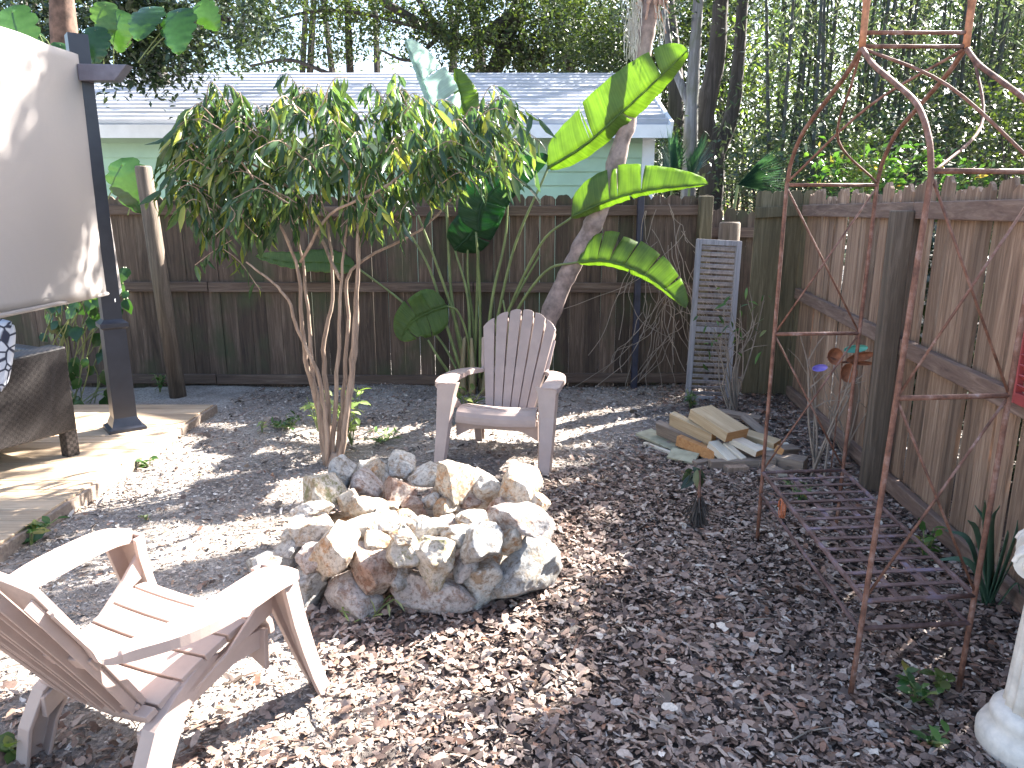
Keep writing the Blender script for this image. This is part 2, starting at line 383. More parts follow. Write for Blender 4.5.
M['leaf_vine'] = m_leaf('leaf_vine', [(0, (.03, .08, .025)), (.6, (.06, .14, .035)), (.93, (.1, .2, .05)), (1, (.3, .2, .06))], .35, .3)
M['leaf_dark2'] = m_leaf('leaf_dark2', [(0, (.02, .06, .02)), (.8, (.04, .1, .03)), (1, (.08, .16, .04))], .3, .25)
M['leaf_strap'] = m_leaf('leaf_strap', [(0, (.05, .1, .07)), (1, (.1, .18, .11))], .25, .4)
M['leaf_palmetto'] = m_leaf('leaf_palmetto', [(0, (.02, .06, .05)), (1, (.05, .12, .09))], .25, .35)
M['leaf_pale'] = m_leaf('leaf_pale', [(0, (.2, .3, .08)), (.6, (.3, .4, .14)), (1, (.5, .55, .3))], .4, .35, tg=1.3)
M['stem_green'] = m_plain('stem_green', (.16, .2, .07), .5, 0, 6, .35, 0)

# banana-like blade: fine parallel veins across the blade
def m_blade(name, c1, c2, tr_c):
    m, t, N, L, B = newmat(name)
    at = N.new('ShaderNodeUVMap'); sep = N.new('ShaderNodeSeparateXYZ'); L.new(at.outputs[0], sep.inputs[0])
    cmb = N.new('ShaderNodeCombineXYZ'); mu = N.new('ShaderNodeMath'); mu.operation = 'MULTIPLY'; mu.inputs[1].default_value = 90
    L.new(sep.outputs[0], mu.inputs[0]); L.new(mu.outputs[0], cmb.inputs[0])
    n1 = noise(N, L, cmb.outputs[0], 1.0, 2)
    n2 = noise(N, L, coords(N, L), 6, 4)
    col = ramp(N, L, n1, [(.35, c1), (.65, c2)]).outputs[0]
    col = mixc(N, L, .4, col, ramp(N, L, n2, [(.3, (.6, .6, .6)), (.7, (1.3, 1.3, 1.3))]).outputs[0], 'MULTIPLY')
    L.new(col, B.inputs['Base Color']); B.inputs['Roughness'].default_value = .5
    bump(N, L, n1, B, .5, .006)
    tr = N.new('ShaderNodeBsdfTranslucent'); L.new(mixc(N, L, 1, col, tr_c, 'MULTIPLY'), tr.inputs[0])
    mx = N.new('ShaderNodeMixShader'); mx.inputs[0].default_value = .62
    L.new(B.outputs[0], mx.inputs[1]); L.new(tr.outputs[0], mx.inputs[2]); L.new(mx.outputs[0], N['Material Output'].inputs[0]); return m
M['blade'] = m_blade('blade_green', (.12, .19, .06), (.17, .25, .08), (2.2, 2.05, 1.2))
M['blade_shaded'] = m_blade('blade_shaded', (.035, .1, .05), (.06, .15, .07), (1.3, 1.5, .9))  # darker copy of the blade green, shade put into the colour
M['blade_pale'] = m_blade('blade_pale', (.3, .38, .36), (.42, .5, .48), (1.9, 1.9, 1.8))

# ------------------------------------------------------------------ ground
def gh(x, y):
    x = np.asarray(x, float); y = np.asarray(y, float)
    return .012 * np.sin(1.7 * x + .6) * np.cos(1.3 * y) + .009 * np.sin(4.1 * x + 2 * y) + .007 * np.sin(7.3 * y - 3.1 * x)
def axis(a, b, step, far):
    f = np.arange(a, b + 1e-6, step); o = np.array([1.5, 4, 9, 20, 45, 90, far])
    return np.concatenate([a - o[::-1], f, b + o])
xs = axis(-5, 5, .05, 220.); ys = axis(-1, 9, .05, 220.)
X, Y = np.meshgrid(xs, ys); near = np.clip(1 - np.maximum(np.abs(X) - 5, 0) / 4, 0, 1) * np.clip(1 - np.maximum(np.abs(Y - 4) - 5, 0) / 4, 0, 1)
Z = (gh(X, Y) + rng.normal(size=X.shape) * .003) * near
nx = len(xs); ny = len(ys); idx = np.arange(nx * ny).reshape(ny, nx)
Fq = np.stack([idx[:-1, :-1], idx[:-1, 1:], idx[1:, 1:], idx[1:, :-1]], -1).reshape(-1, 4)
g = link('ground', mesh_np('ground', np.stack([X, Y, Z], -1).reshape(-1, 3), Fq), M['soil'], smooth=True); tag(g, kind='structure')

def chips(name, mat, n, region, lmin, lmax, asp, tilt=.35, lift=.0):
    x = rng.uniform(-2.5, 2.45, n * 3); y = rng.uniform(1.1, 6.9, n * 3)
    k = region(x, y) > rng.uniform(0, 1, n * 3); x = x[k][:n]; y = y[k][:n]; n = len(x)
    O = np.stack([x, y, gh(x, y) + rng.uniform(.001, .014 + lift, n)], -1)
    a = rng.uniform(0, 2 * np.pi, n); A = np.stack([np.cos(a), np.sin(a), rng.normal(size=n) * tilt * .5], -1)
    Bv = rng.normal(size=(n, 3)) * tilt; Bv[:, 2] = 1
    la = rng.uniform(0, 1, n) ** 1.8 * (lmax - lmin) + lmin
    lw = la * rng.uniform(asp * .5, asp * 1.9, n); Vs, Fs, ofs = [], [], 0
    for q, T in enumerate((CHIP, CHIP2, CHIP3)):
        k = slice(q, None, 3); V, Fq = scatter(T, CHIP_F, O[k], A[k], Bv[k], la[k], lw[k]); Vs.append(V); Fs.append(Fq + ofs); ofs += len(V)
    V = np.concatenate(Vs); Fq = np.concatenate(Fs)
    o = link(name, mesh_np(name, V, Fq), mat); return tag(o, kind='stuff')
def sg(v): return 1 / (1 + np.exp(-v))
def wob(x, y): return .25 * np.sin(3 * x + 1.1 * y) + .2 * np.sin(5 * y - 2 * x)
def mulchy(x, y):
    right = sg((x + .55 + wob(x, y) * .6 + (y - 2.5) * .15) * 9) * sg((4.4 + wob(x, y) * .5 + (x - .5) * .5 - y) * 7)
    low = sg((1.95 + wob(x, y) * .2 - y) * 10)
    side = sg((x - 1.5) * 8)
    return np.clip(np.maximum(np.maximum(right, low), side), 0.03, 1)
deck_out = lambda x, y: (x > -2.4)
tag(chips('bark_mulch', M['chips'], 95000, lambda x, y: mulchy(x, y) * deck_out(x, y), .01, .056, .36, .45, .012),
    'layer of brown and grey bark chips over the yard', 'mulch', kind='stuff')
tag(chips('leaf_litter', M['litter'], 56000, lambda x, y: (1.06 - mulchy(x, y)) * deck_out(x, y) * (y < 6.75), .006, .03, .34, .35),
    'fine dry pale leaf litter over bare sandy soil', 'leaf litter', kind='stuff')
tag(chips('leaf_litter', M['litter'], 700, lambda x, y: deck_out(x, y) * 1.0, .04, .085, .35, .6),
    'larger curled dry brown leaves strewn over the yard', 'fallen leaves', kind='stuff')
# twigs in litter
mb = MB()
for i in range(260):
    p = Vector((random.uniform(-2.3, 2.2), random.uniform(1.5, 6.6), .018)); a = random.uniform(0, 6.28); l = random.uniform(.05, .22)
    d = Vector((math.cos(a), math.sin(a), random.uniform(-.02, .08))) * l
    mb.tube([p, p + d * .5 + Vector((random.uniform(-.01, .01), random.uniform(-.01, .01), .004)), p + d], [.003, .0025, .0015], 5)
tag(mb.build('twig_litter', M['dry_vine']), 'thin dry twigs scattered among the leaf litter', 'twigs', kind='stuff')

# ------------------------------------------------------------------ fences
def pickets(P0, P1, h, w, th, gap, face, wear=.02, seed=1, skip=(), lean=.008):
    """boards standing between P0 and P1; face = direction toward the yard"""
    r = random.Random(seed); P0 = Vector(P0); P1 = Vector(P1); d = (P1 - P0); L = d.length; d.normalize(); nf = Vector(face).normalized()
    mb = MB(); s = 0; k = 0
    while s < L - .02:
        ww = min(w * r.uniform(.93, 1.04), L - s)
        if k not in skip:
            hh = h + r.uniform(-wear, wear * .6); yo = nf * r.uniform(-.006, .006) * (2.2 if gap > .02 else 1); ln = r.uniform(-lean, lean)
            g0 = s + gap * r.uniform(.1, .9); g1 = s + ww - gap * r.uniform(.1, .9)
            n = 7; top = []
            for j in range(n):
                u = j / (n - 1); e = abs(2 * u - 1)
                top.append(hh - .035 * max(0, (e - .55) / .45) ** 1.5 - r.uniform(0, wear * .5))
            vs_ = []
            for side in (0, 1):
                o = nf * (0 if side == 0 else -th) + yo
                for j in range(n):
                    x = g0 + (g1 - g0) * j / (n - 1)
                    vs_.append(P0 + d * x + o + Vector((0, 0, .01 - .05)))
                for j in range(n):
                    x = g0 + (g1 - g0) * j / (n - 1)
                    vs_.append(P0 + d * (x + ln) + o + Vector((0, 0, top[j])))
            fs = []
            for j in range(n - 1):
                fs.append((j, j + 1, n + j + 1, n + j)); fs.append((2 * n + j + 1, 2 * n + j, 3 * n + j, 3 * n + j + 1))
                fs.append((n + j, n + j + 1, 3 * n + j + 1, 3 * n + j))
            fs.append((0, n, 3 * n, 2 * n)); fs.append((n - 1, 3 * n - 1, 4 * n - 1, 2 * n - 1))
            mb.add(vs_, fs)
        s += ww; k += 1
    return mb
FY = 6.75
bf = empty('wooden_fence', (0, 0, 0), 0, 'dark weathered picket fence in shade across the back of the yard', 'fence')
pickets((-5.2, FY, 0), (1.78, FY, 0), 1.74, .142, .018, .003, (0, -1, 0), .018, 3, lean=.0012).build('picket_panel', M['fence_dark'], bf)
for z in (.075, .93, 1.6):
    xj = [-5.2, -2.75, -.35, 1.78]
    for a, b in zip(xj[:-1], xj[1:]):
        mb = MB(); zz = z + random.uniform(-.012, .012)
        mb.bar((a + .004, FY - .022, zz), (b - .004, FY - .022, zz + random.uniform(-.01, .01)), .04, .088); bevel(mb.build('rail', M['rail'], bf), .006)
for px, w in ((637, .055),):
    p = PY(px, 300, FY - .08); mb = MB(); mb.box((p.x, FY - .08, .88), (w, w, 1.78)); mb.box((p.x, FY - .08, 1.775), (w + .015, w + .015, .02))
    tag(bevel(mb.build('fence_post', M['dark_metal_pole'], bf)), 'slim dark blue metal post')
# log post in front left
def log_post(name, px, top, Y, r, label, mat, basez=0, lean=0.0):
    b = PY(px, top, Y); mb = MB()
    h = b.z; mb.tube([(b.x + lean, Y, -.05), (b.x + lean * .5, Y, h * .5), (b.x, Y, h - .015), (b.x, Y, h)], [r * 1.05, r, r * .96, r * .86], 14)
    return tag(mb.build(name, mat, smooth=True), label, 'post')
log_post('wooden_post', 143, 166, 6.35, .068, 'tall round weathered log post at the left end of the back fence', M['post'], lean=.09)
log_post('wooden_post', 730, 222, 6.9, .1, 'short thick round post behind the grey leaning shutter', M['post'])
p = PY(706, 196, 6.68); mb = MB(); mb.box((p.x, 6.68, p.z / 2 - .03), (.11, .11, p.z + .06)); tag(bevel(mb.build('wooden_post', M['fence_green']), .008), 'square mossy corner post right of the blue metal pole', 'post')
# low dark fence piece behind the shutter
sf = empty('wooden_fence', (0, 0, 0), 0, 'low dark fence piece behind the grey leaning shutter', 'fence')
pickets((1.86, 7.1, 0), (2.45, 7.1, 0), 1.62, .12, .018, .01, (0, -1, 0), .04, 11).build('picket_panel', M['fence_dark'], sf)
mb = MB(); mb.bar((1.87, 7.075, 1.4), (2.44, 7.075, 1.4), .04, .09); mb.build('rail', M['rail'], sf)
# short greenish panel facing the camera at the corner
cf = empty('wooden_fence', (0, 0, 0), 0, 'short greenish board panel in the corner beside the long right fence', 'fence')
c0 = PY(748, 300, 6.3); c1 = PY(795, 300, 6.3)
pickets((c0.x, 6.3, 0), (c1.x + .12, 6.3, 0), 1.76, .14, .018, .006, (0, -1, 0), .015, 5).build('picket_panel', M['fence_green'], cf)
mb = MB(); mb.bar((c0.x, 6.275, 1.58), (c1.x, 6.275, 1.6), .035, .085); bevel(mb.build('rail', M['fence_green'], cf))
# right fence
RA = Vector((c1.x + .03, 6.3, 0)); RB = Vector((1.93, 1.35, 0)); rd = (RB - RA).normalized(); rn = Vector((rd.y, -rd.x, 0)); rn = -rn if rn.x > 0 else rn
rf = empty('wooden_fence', (0, 0, 0), 0, 'long warm brown picket fence with worn tops along the right side', 'fence')
pickets(RA, RB, 1.76, .15, .02, .024, rn, .06, 9, lean=.022).build('picket_panel', M['fence_warm'], rf)
Lr = (RB - RA).length
for z, tilt in ((.07, 0), (.92, -.06), (1.6, .0)):
    for s0, s1 in ((.03, 2.2), (2.21, Lr)):
        a = RA + rd * s0 + rn * .026 + Vector((0, 0, z - (0 if s0 < 1 else 0) + (tilt if s0 > 1 else 0))); b = RA + rd * s1 + rn * .026 + Vector((0, 0, z + tilt * (1 if s0 < 1 else 2)))
        mb = MB(); mb.bar(a, b, .042, .09); bevel(mb.build('rail', M['rail_warm'], rf), .006)
a = RA + rd * 2.2 + rn * .1; mb = MB(); mb.box((a.x, a.y, .79), (.1, .1, 1.62), Matrix.Rotation(-.1, 3, 'Z')); tag(bevel(mb.build('fence_post', M['post'], rf), .008), 'square grey post')

# ------------------------------------------------------------------ green outbuilding
hb = empty('outbuilding', (0, 0, 0), 0, 'pale green clapboard shed with ribbed white metal roof behind the fence', 'building')
WY = 11.0; xr = PY(648, 200, WY).x; xl = PY(60, 200, WY).x - .6
mb = MB(); lap = .19; z = .05
while z < 2.6:
    h = min(lap, 2.62 - z)
    mb.add([(xl, WY - .03, z), (xr, WY - .03, z), (xr, WY, z + h), (xl, WY, z + h), (xl, WY + .02, z), (xr, WY + .02, z)], [(0, 1, 2, 3), (0, 4, 5, 1)]); z += h
    mb.add([(xr, WY, z), (xr, WY, z - h), (xr, WY + 5, z - h), (xr, WY + 5, z)], [(0, 1, 2, 3)])
mb.build('wall', M['siding'], hb)
mb = MB(); mb.box((xr - .03, WY - .03, 1.3), (.17, .05, 2.6)); mb.box((xr + .03, WY + .05, 1.3), (.045, .2, 2.6)); mb.build('corner_trim', M['trim_white'], hb)
eY = WY - .45; e = PY(670, 126, eY); eZ = e.z; RX = e.x; LX = xl - .4
rg = PY(640, 76, 13.6); rZ = rg.z
mb = MB(); n = 14; ev = Vector((0, eY, eZ)); rv = Vector((0, 13.6, rZ)); pr = []
for i in range(n):
    a = ev + (rv - ev) * (i / n); b = ev + (rv - ev) * ((i + 1) / n)
    dn = Vector((0, -(rv - ev).z, (rv - ev).y)).normalized()
    for t_, up in ((0, 0), (.6, .0), (.66, .055), (.92, .055), (.98, 0)):
        pr.append(a + (b - a) * t_ + dn * up)
pr.append(rv)
vs_ = []; 
for p in pr: vs_ += [(LX, p.y, p.z), (RX, p.y, p.z)]
mb.add(vs_, [(2 * i, 2 * i + 1, 2 * i + 3, 2 * i + 2) for i in range(len(pr) - 1)])
bk = Vector((0, 16.8, eZ + .2)); mb.add([(LX, rv.y, rv.z), (RX, rv.y, rv.z), (RX, bk.y, bk.z), (LX, bk.y, bk.z)], [(0, 1, 2, 3)])
mb.add([(LX, eY + .04, eZ - .06), (RX, eY + .04, eZ - .06), (RX, 16.8, eZ - .06), (LX, 16.8, eZ - .06)], [(0, 3, 2, 1)])
mb.build('roof', M['roof'], hb)
mb = MB(); mb.box(((LX + RX) / 2, eY - .015, eZ - .07), (RX - LX + .06, .03, .17)); mb.bar((RX + .02, eY - .02, eZ - .03), (RX + .02, 13.6, rZ + .02), .04, .17); mb.bar((RX + .02, 16.8, bk.z), (RX + .02, 13.6, rZ + .02), .04, .17)
mb.build('fascia', M['trim_white'], hb)
mb = MB(); mb.add([(xr, WY, 2.5), (xr, 16.5, 2.5), (xr, 13.6, rZ - .1)], [(0, 1, 2)]); mb.build('gable', M['siding'], hb)

# ------------------------------------------------------------------ deck
dk = empty('deck', (0, 0, 0), 0, 'low honey coloured timber deck at the left under the shade screen', 'deck')
mb = MB(); y = .6; DZ = .085; k = 0
while y < 5.72:
    mb.box((-4.3 + random.uniform(-.004, .004) , y + .069, DZ - .013), (3.8, .137, .026)); y += .143; k += 1
bevel(mb.build('deck_boards', M['deck'], dk), .004)
mb = MB(); mb.box((-2.395, 3.18, .03), (.03, 5.2, .085)); bevel(mb.build('edge_board', M['lumber_old'], dk))

# pergola post
PP = PZ(125, 428, DZ)
pt = empty('pergola_post', (PP.x, PP.y, DZ), R(38), 'black square metal post with moulded base at the deck corner', 'post')
def sqprof(mb, prof):
    for (w0, z0), (w1, z1) in zip(prof[:-1], prof[1:]):
        v = [Vector((a * w0, b * w0, z0)) for a, b in ((-1, -1), (1, -1), (1, 1), (-1, 1))] + [Vector((a * w1, b * w1, z1)) for a, b in ((-1, -1), (1, -1), (1, 1), (-1, 1))]
        mb.add(v, [(0, 1, 5, 4), (1, 2, 6, 5), (2, 3, 7, 6), (3, 0, 4, 7)])
mb = MB(); sqprof(mb, [(.0, 2.6), (.058, 2.6), (.058, .74)]); mb.v = mb.v; mb.build('shaft', M['black_metal'], pt)
mb = MB(); sqprof(mb, [(.074, .08), (.07, .70), (.07, .72), (.088, .735), (.088, .762), (.07, .775), (.057, .79)]); mb.build('collar', M['black_metal'], pt)
mb = MB(); sqprof(mb, [(.122, 0), (.12, .02), (.095, .035), (.082, .07), (.072, .1)]); mb.build('base', M['black_metal'], pt)
# pergola beam + rafter tail
top = 2.5
bm_ = MB(); bm_.box((PP.x - .1, 2.6, top - .08), (.06, 5.3, .14)); 
tag(bevel(bm_.build('pergola_beam', M['black_metal'])), 'black pergola beam carrying the shade screen', 'beam')
a = PY(84, 74, PP.y - .02); b = PY(126, 72, PP.y - .05)
bm_ = MB(); z = a.z
bm_.add([(a.x, PP.y - .09, z - .05), (b.x - .06, PP.y - .09, z - .05), (b.x + .03, PP.y - .09, z + .045), (a.x, PP.y - .09, z + .05), (a.x, PP.y + .0, z - .05), (b.x - .06, PP.y, z - .05), (b.x + .03, PP.y, z + .045), (a.x, PP.y, z + .05)],
        [(0, 1, 2, 3), (7, 6, 5, 4), (1, 5, 6, 2), (3, 2, 6, 7), (0, 4, 5, 1), (0, 3, 7, 4)])
tag(bevel(bm_.build('rafter_tail', m_plain('grey_metal', (.14, .13, .16), .5))), 'grey angled rafter end sticking out past the black post', 'beam')
# shade screen
sx = PP.x + .02
G = []
ya, yb = 5.22, 1.0
for i in range(60):
    y = ya + (yb - ya) * i / 59; r = []
    for j in range(30):
        v_ = j / 29; zt = PX(85, 60, sx).z - .0; z = 1.05 + (2.56 - 1.05) * v_
        x = sx + .018 * math.sin(y * 4.3 + v_ * 1.4) * (1 - v_ * .6) + .01 * math.sin(y * 11 + v_ * 3)
        yy = y + (.0 if i else .10 * v_ ** 1.0 * -1 + .0)
        r.append((x, yy, z + .012 * math.sin(y * 2.1) * (1 - v_)))
    G.append(r)
sc_ = empty('shade_screen', (0, 0, 0), 0, 'beige woven fabric screen hanging beside the deck', 'shade screen')
mb = MB(); mb.slab(G, .003); mb.build('cloth', M['fabric'], sc_, True)
mb = MB(); mb.tube([(sx, 5.2, 1.05), (sx, 1.0, 1.05)], .014, 10); mb.build('hem_bar', M['fabric'], sc_, True)
mb = MB(); mb.bar((sx + .01, 5.2, 1.06), (PP.x + .06, PP.y - .04, 1.0), .004, .02); mb.build('strap', M['trim_white'], sc_)

# ------------------------------------------------------------------ wicker sofa
s0 = PZ(78, 455, DZ)
so = empty('wicker_sofa', (s0.x, s0.y, DZ), R(-27), 'dark brown wicker sofa end standing on the deck', 'sofa')
mb = MB()
# local: +x outward (to the viewer's right), y along the side panel (toward the far end at 0)
mb.box((-.04, -.02, .105), (.075, .075, .21)); bevel(mb.build('leg', M['wicker'], so))
mb = MB(); mb.box((-.04, -.86, .105), (.075, .075, .21)); bevel(mb.build('leg', M['wicker'], so))
mb = MB(); mb.add([(.0, .02, .16), (.0, -.9, .16), (.0, -.9, .64), (.0, .02, .7), (-.16, .02, .16), (-.16, -.9, .16), (-.16, -.9, .64), (-.16, .02, .7)],
                  [(0, 3, 2, 1), (4, 5, 6, 7), (3, 7, 6, 2), (0, 4, 7, 3), (1, 2, 6, 5), (0, 1, 5, 4)]); bevel(mb.build('armrest', M['wicker'], so), .012)
mb = MB(); mb.box((-1.1, -.44, .24), (1.86, .86, .16)); bevel(mb.build('seat_frame', M['wicker'], so), .01)
mb = MB(); mb.box((-1.0, -.5, .4), (1.6, .72, .13)); bevel(mb.build('seat_cushion', m_plain('cushion_grey', (.3, .32, .38), .9), so), .04, 3)
mb = MB(); mb.box((-1.1, .02, .45), (1.86, .1, .42)); bevel(mb.build('backrest', M['wicker'], so), .01)
mb = MB(); G = []
pc = PY(0, 338, s0.y - .28)
for i in range(17):
    r = []
    for j in range(17):
        u = i / 8 - 1; v_ = j / 8 - 1; e = (1 - abs(u) ** 4) ** .5 * (1 - abs(v_) ** 4) ** .5
        r.append((u * .23, -.08 * e, v_ * .2))
    G.append(r)
G2 = [[(p[0], -p[1] + .002, p[2]) for p in r] for r in G][::-1]
mb.slab(G, .004); mb.slab(G2, .004)
o = mb.build('throw_pillow', M['cushion'], smooth=True); o.location = (pc.x - .1, pc.y, pc.z - .07); o.rotation_euler = (R(-14), R(4), R(-30))
tag(o, 'white and navy lattice patterned pillow on the wicker sofa', 'pillow')

# ------------------------------------------------------------------ adirondack chairs
def make_chair(label):
    t = empty('adirondack_chair', (0, 0, 0), 0, label, 'chair', 'plastic garden chairs at the fire ring')
    pl = M['plastic']
    # seat profile (y,z) front to rear
    prof = catmull([(0, .335, .27), (0, .33, .31), (0, .30, .335), (0, .22, .338), (0, .1, .31), (0, 0, .275), (0, -.1, .235)], 6)
    # cut into slats along arc
    cum = [0]
    for a, b in zip(prof[:-1], prof[1:]): cum.append(cum[-1] + (b - a).length)
    def at(s):
        s = max(0, min(cum[-1] - 1e-6, s))
        for i in range(len(cum) - 1):
            if cum[i + 1] >= s: return prof[i] + (prof[i + 1] - prof[i]) * ((s - cum[i]) / (cum[i + 1] - cum[i]))
    Ls = cum[-1]; ns = 6; mb = MB(); cuts = [0, .115, .2, .285, .37, .455, Ls]
    for k in range(ns):
        a, b = cuts[k], cuts[k + 1]
        if k: a += .008
        G = []
        for i in range(7):
            c = at(a + (b - a) * i / 6); hw = .262 - .05 * (.33 - c.y) / .5
            G.append([(x * hw, c.y, c.z - .012 * (1 - x * x)) for x in (1, .75, .4, 0, -.4, -.75, -1)])
        mb.slab(G, .022)
    # side rails under the slats
    for s in (-1, 1):
        G = [[(s * (.25 - .05 * (.3 - y) / .5), y, z) for z in (zt - .02, zt - .085)] for y, zt in ((.31, .32), (.2, .325), (.05, .285), (-.05, .25), (-.12, .225))]
        mb.slab(G if s > 0 else [r[::-1] for r in G], .02)
    for s in (-1, 1):
        G = [[(s * (.262 + .03 * k / 3), .02 + .1 * k, .27 + .03 * k), (s * (.262 + .03 * k / 3), .05 + .095 * k, .27 + .005 * k + .175 * (k / 3) ** 1.5 + .012)] for k in (0, 1, 2, 3)]
        mb.slab(G if s > 0 else [r[::-1] for r in G], .012)
    # front apron, arched
    G = []
    for i in range(13):
        u = i / 6 - 1; G.append([(u * .27, .322, .30), (u * .27, .318, .27), (u * .27, .312, .225 - .06 * max(0, abs(u) - .6) / .4 * 1)])
    mb.slab(G, .018)
    bevel(mb.build('seat', pl, t), .004)
    # backrest : fan of six slats
    th = R(31); Lb = .82; y0, z0 = -.07, .215
    def bp(u, v):
        # u -1..1, v 0..1
        hw = .168 + .115 * min(1, v * 1.15) - .01 * max(0, v - .8)
        bend = .03 * v * v
        y = y0 - (Lb * v) * math.sin(th) - bend * .6 + .05 * u * u * (.4 + v * .6); z = z0 + Lb * v * math.cos(th)
        return Vector((u * hw, y, z))
    mb = MB(); nsl = 6
    for k in range(nsl):
        ua, ub = -1 + 2 * k / nsl, -1 + 2 * (k + 1) / nsl
        G = []
        for i in range(15):
            v = i / 14; r = []
            g_ = (.014 + .014 * v) if v > .07 else 0.0
            for j in range(5):
                u = ua + g_ + (ub - ua - 2 * g_) * j / 4
                vt = 1 - .035 - .17 * abs(u) ** 2.1 - .01 * abs(j - 2) ** 2 / 4
                r.append(bp(u, v * vt))
            G.append(r)
        mb.slab(G, -.02)
        # stiffening lips on slat edges (rear side)
        for ue in (ua + .045, ub - .045):
            G = []
            for i in range(12):
                v = .07 + .88 * i / 11; vt = 1 - .035 - .17 * abs(ue) ** 2.1; p = bp(ue, v * vt)
                q = p + Vector((0, -math.cos(th), -math.sin(th))) * .032
                G.append([p + Vector((0, -.004, 0)), q])
            mb.slab(G, .005)
    # closed lower band + cross rib behind
    G = [[bp(-1 + 2 * j / 12, v) + Vector((0, -.021, 0)) for j in range(13)] for v in (-.05, .02, .08)]; mb.slab(G, -.015)
    G = [[bp(-1 + 2 * j / 12, v) + Vector((0, -.022, 0)) for j in range(13)] for v in (.36, .42)]; mb.slab(G, -.02)
    bevel(mb.build('backrest', pl, t), .003)
    for s in (-1, 1):
        # armrest: swept channel
        cl = catmull([(.345 * s, .34, .518), (.35 * s, .25, .535), (.348 * s, .1, .533), (.325 * s, -.05, .528), (.272 * s, -.15, .522), bp(1.02 * s, .42), bp(1.0 * s, .5), bp(.98 * s, .6), bp(.97 * s, .7)], 6)
        G = []; n = len(cl)
        for i, c in enumerate(cl):
            f = i / (n - 1); tan = (cl[min(i + 1, n - 1)] - cl[max(i - 1, 0)]).normalized(); side = Vector((-tan.y, tan.x, 0)); side = side.normalized() if f < .55 else Vector((s, 0, 0))
            if side.x * s < 0: side = -side
            w = (.058 if f > .04 else .044) if f < .3 else (.058 - .044 * min(1, (f - .3) / .34))
            dr = .03 if f < .5 else .03 - .02 * min(1, (f - .5) / .2)
            r = [c - side * (w + .002) + Vector((0, 0, -dr)), c - side * w, c - side * w * .5 + Vector((0, 0, .004)), c + Vector((0, 0, .006)), c + side * w * .5 + Vector((0, 0, .004)), c + side * w, c + side * (w + .002) + Vector((0, 0, -dr))]
            G.append(r if s < 0 else r[::-1])
        mb = MB(); mb.slab([r[::-1] for r in G], .009)
        # rounded front nose
        bevel(mb.build('armrest', pl, t, False), .003)
        # front leg : broad panel tapering to the foot
        G1 = []
        for z, xo, w, y in ((.522, .345, .118, .32), (.45, .342, .098, .335), (.34, .338, .08, .36), (.22, .334, .068, .395), (.1, .33, .058, .435), (0, .327, .05, .475)):
            G1.append([(s * (xo + .035), y - .045 - .02 * z, z), (s * (xo + .035), y, z), (s * (xo + .035 - w), y, z), (s * (xo + .035 - w), y - .03 * z / .575 - .005, z)])
        mb = MB(); mb.slab([r[::-1] for r in G1] if s > 0 else G1, .016); bevel(mb.build('leg', pl, t), .004)
        # rear leg : sweeps back
        G1 = []
        for y, z, w in ((.12, .3, .05), (.02, .255, .08), (-.06, .2, .09), (-.12, .1, .08), (-.15, 0, .07)):
            x = .24 + .1 * (.05 - y)
            G1.append([(s * (x - .05), y + w * .6, z - .0), (s * x, y + w * .62, z), (s * x, y - w * .55, z + .02 * (z > 0)), (s * (x - .05), y - w * .55, z + .02 * (z > 0))])
        mb = MB(); mb.slab([r[::-1] for r in G1] if s > 0 else G1, .013); bevel(mb.build('leg', pl, t), .004)
    return t
ch = make_chair('taupe plastic slatted chair facing the camera behind the rock ring')
f = Vector((-.22, -.975)); ch.rotation_euler.z = math.atan2(-f.x, f.y); ch.location = (-.03, 4.853, .006)
ch2 = copy_tree(ch); ch2['label'] = 'nearest taupe plastic slatted chair seen from behind at bottom left'
f = Vector((.40, .916)); ch2.rotation_euler.z = math.atan2(-f.x, f.y); ch2.location = (-1.154, 1.937, .0)

# ------------------------------------------------------------------ rocks of the fire ring
bm0 = __import__('bmesh').new(); __import__('bmesh').ops.create_icosphere(bm0, subdivisions=5, radius=1)
IV = np.array([v.co[:] for v in bm0.verts]); IF = np.array([[v.index for v in f.verts] for f in bm0.faces]); bm0.free()
def rock_mesh(size, seed, cuts=13, rough=.085):
    r = np.random.default_rng(seed); V = IV.copy()
    for k in range(cuts):
        n = nrm(r.normal(size=3)); d = r.uniform(.46, .8); e = V @ n - d; V -= np.outer(np.maximum(e, 0), n) * .93
    D = nrm(V); h = np.zeros(len(V))
    for o in range(6):
        fr = 2.0 * 1.75 ** o
        for q in range(3):
            k = nrm(r.normal(size=3)) * fr; h += np.sin(V @ k + r.uniform(0, 6.28)) * rough / (1.5 ** o) * .6
    V = V * (1 + h)[:, None]
    V /= np.abs(V).max(0); V *= np.array(size) / 2
    return mesh_np('rock', V, IF)
